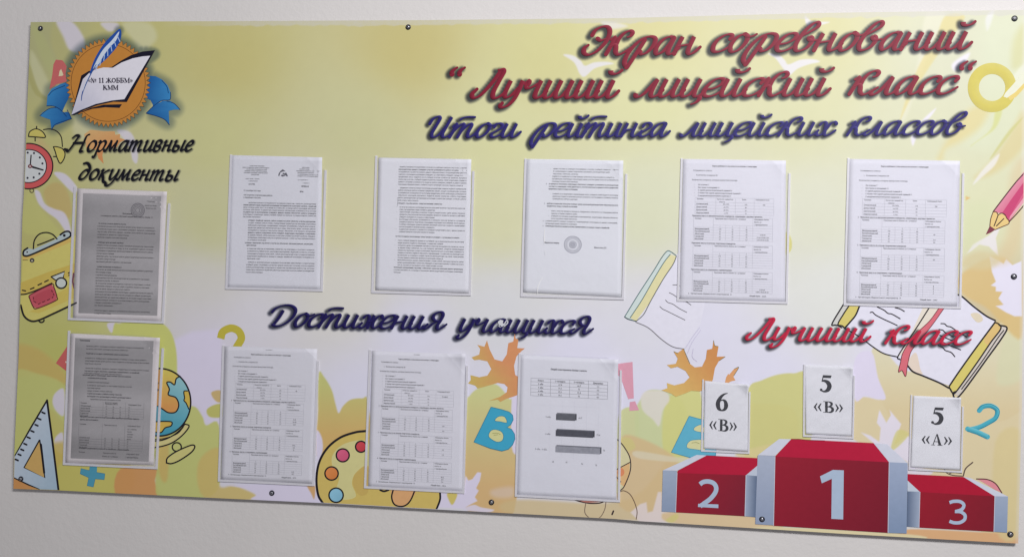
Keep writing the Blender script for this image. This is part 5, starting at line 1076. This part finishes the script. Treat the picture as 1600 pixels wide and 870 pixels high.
def bB(g, r):
    DK = (84, 82, 90); g.text('Оценивание —', 10, 6, 4.6, col=(40, 38, 44), bold=.08)
    ls = [(18, 26, 158, 0, 1), (24, 26, 122, 0, 1), (34, 26, 124, 1, 1), (44, 24, 166, 0, 1), (50, 24, 172, 0, 1), (56, 24, 62, 0, 1), (66, 26, 172, 0, 1), (72, 24, 150, 1, 1), (77, 24, 110, 0, 1), (81, 20, 132, 1, 1), (87, 32, 76, 1, 1), (96, 32, 82, 0, 1), (103, 32, 134, 0, 1), (109, 32, 62, 0, 1), (115, 32, 90, 0, 1), (121, 32, 112, 1, 1), (127, 32, 134, 1, 1), (133, 40, 110, 0, 1), (172, 18, 154, 1, 1), (178, 18, 60, 1, 1), (240, 18, 134, 1, 1)]
    para(g, ls, 4.3, r, DK)
    for v, t in ((142, 'Уровень'), (188, 'Уровень'), (249, 'Уровень')): g.text(t, 18, v, 4.2, col=DK); g.text('Призовые места', 74, v, 4.2, col=DK); g.text('Набранный балл', 128, v, 4.2, col=DK)
    g.text('Качество знаний', 74, 139, 4.0, col=DK)
    for v in (256,): g.text('/баллы за 1 ученика/', 72, v, 4.2, col=DK, bold=.03); g.text('1 призера/баллы', 126, v, 4.2, col=DK, bold=.03)
    for i in range(5): g.text(('за 1 ученика', 'баллы', 'призера', 'баллов', 'всего')[i], 128, 195 + i * 5.4, 4.0, col=DK)
    for v0, n in ((148, 5), (217, 5)):
        for i in range(n): 
            g.text(('Оптимальный', 'Допустимый', 'Критический', 'Городской', 'Школьный')[i], 18, v0 + i * 5.4, 4.1, col=DK, bold=.02)
            for c in (76, 92, 108, 128): g.text(str(int(r.integers(10, 99))), c, v0 + i * 5.4, 4.0, col=DK)
            g.hl(16, 164, v0 + 1.2 + i * 5.4, .4, (110, 108, 114))
    for c in (16, 70, 122, 164): g.vl(c, 136, 170, .4, (112, 110, 116)); g.vl(c, 184, 238, .4, (112, 110, 116))
pocket([(115, 291), (267, 298), (255.4, 505.6), (105.7, 499.8)], 'clear pocket holding the dark stamped photocopy, under the black lettering', zf=.0028)
copy_sheet([(121, 294.5), (261, 299.5), (251, 502), (114, 497)], [(129.8, 302), (252, 306.5), (245.5, 493), (122.6, 488.8)], 'dark grey photocopy with round stamp and white margins, upper of the left column', 21, bA)
pocket([(106, 516.5), (257, 524), (245.8, 732.7), (98, 725.9)], 'clear pocket holding the lower dark photocopy, beside the globe', zf=.0028)
copy_sheet([(110.5, 520.5), (250, 527.5), (240, 726), (102, 723)], [(117.6, 527.8), (240, 532.4), (232.2, 720.8), (110.3, 715.3)], 'dark grey photocopy with tables, beside the globe', 22, bB)

# --- class cards over the podium: bold serif characters
def serif_glyph(s, ch, u, v, h, w):
    """bold roman characters drawn as outlines, unit box -> sheet mm"""
    D = (42, 44, 54)
    def pg(pts, smooth=False): p = cr(pts, True, 5) if smooth else np.asarray(pts, float); s.polyg([(u + a * w, v - b * h) for a, b in p], D)
    def stroke(pts, ws, n=7):
        p = cr(pts, False, n); p = np.stack([u + p[:, 0] * w, v - p[:, 1] * h], -1); ww = np.interp(np.linspace(0, 1, len(p)), np.linspace(0, 1, len(ws)), ws) * h * 1.12 + .25
        d = np.gradient(p, axis=0); d /= np.hypot(d[:, 0], d[:, 1])[:, None] + 1e-9; nn = np.stack([d[:, 1], -d[:, 0]], -1); L = p + nn * ww[:, None] / 2; R_ = p - nn * ww[:, None] / 2; m = len(p)
        s.addp(np.vstack([L, R_]), [[i, i + 1, m + i + 1, m + i] for i in range(m - 1)], D, .0003 + random.random() * .00006)
    if ch == '5':
        pg([(.28, 1.0), (.98, 1.0), (.9, .84), (.33, .84)]); pg([(.28, 1.0), (.37, 1.0), (.24, .62), (.16, .6)])
        stroke([(.18, .64), (.42, .66), (.68, .56), (.8, .36), (.68, .14), (.42, .03), (.22, .05), (.08, .12)], [.06, .13, .21, .23, .2, .1, .06, .07]); s.polyg([(u + (.13 + .11 * math.cos(a)) * w, v - (.115 + .08 * math.sin(a)) * h) for a in np.linspace(0, 6.2, 12)], D, .0004)
    if ch == '6':
        stroke([(.96, 1.0), (.7, .94), (.42, .78), (.2, .52), (.15, .3), (.24, .1), (.48, .01), (.74, .1), (.84, .3), (.76, .52), (.55, .6), (.36, .54)], [.03, .07, .14, .2, .22, .18, .06, .15, .21, .16, .06, .04])
    if ch == 'В':
        pg([(.2, 1), (.44, 1), (.44, 0), (.2, 0)]); pg([(.02, 1), (.55, 1), (.55, .95), (.02, .95)]); pg([(.02, 0), (.58, 0), (.58, .05), (.02, .05)])
        stroke([(.44, .975), (.62, .95), (.78, .86), (.8, .74), (.7, .6), (.44, .53)], [.05, .08, .17, .18, .12, .04]); stroke([(.44, .53), (.7, .5), (.88, .38), (.88, .2), (.72, .06), (.44, .025)], [.05, .1, .2, .21, .12, .05])
    if ch == 'А':
        pg([(.46, 1.02), (.56, 1.02), (.92, .03), (.66, .03)]); pg([(.46, 1.02), (.52, 1.02), (.5, .92), (.2, .03), (.13, .03)]); pg([(.26, .36), (.66, .36), (.68, .3), (.24, .3)]); pg([(0, .05), (.34, .05), (.34, 0), (0, 0)]); pg([(.56, .05), (1.02, .05), (1.02, 0), (.56, 0)])
    if ch in '«»':
        for x in (0, .5):
            q = [(x + .36, .92), (x + .5, .92), (x + .26, .5), (x + .5, .08), (x + .36, .08), (x + .0, .5)]
            if ch == '»': q = [(1 - a, b) for a, b in q]
            pg(q)
def card(quad, outer, digit, letter, label, plabel, seed, dpos, lpos, cut=(12, 14)):
    pocket(outer, plabel, cut[0], cut[1], 2.6, .0028)
    e = paper_thing(label, 'class_card', 'class cards over the podium'); s = Sheet(quad, w=100, h=148, seed=seed, amp=.0006, curl=.004, cut=16, base=.0015); s.paper(e, (229, 230, 237))
    serif_glyph(s, digit, dpos[0], dpos[1], dpos[2], dpos[3]); s.flush('printed_digit', e)
    a, b, v, h = lpos
    serif_glyph(s, '«', a, v - h * .04, h * .82, 17); serif_glyph(s, letter, a + 20, v, h, 23); serif_glyph(s, '»', a + 46, v - h * .04, h * .82, 17); s.flush('printed_letter', e)
card([(1101, 594.5), (1169.5, 600.5), (1168.5, 705), (1099.2, 700.5)], [(1097.4, 592.5), (1173, 598.5), (1171.2, 708.7), (1095.3, 705)], '6', 'В', 'white card reading 6 «В» beside the blue letter E', 'small clear pocket beside the blue letter E, over the left podium step', 31, (27, 62, 39, 27), (12, 0, 107, 26))
card([(1257, 569.5), (1332.4, 573.5), (1330.5, 681), (1259, 677.5)], [(1255.5, 569), (1336.4, 573), (1334, 685.3), (1254.7, 681.8)], '5', 'В', 'white card reading 5 «В» above the tallest podium step', 'small clear pocket centred over the tallest podium step', 32, (31, 56, 36, 26), (18, 0, 100, 24))
card([(1427.5, 617.8), (1501.8, 621), (1500, 734), (1423, 729.5)], [(1423, 616.6), (1506.4, 621), (1503.5, 738.3), (1419.8, 733.8)], '5', 'А', 'white card reading 5 «А» with ragged lower edge, beside the blue digit 2', 'small clear pocket beside the blue digit 2, over the right podium step', 33, (38, 57, 35, 27), (20, 0, 100, 23))
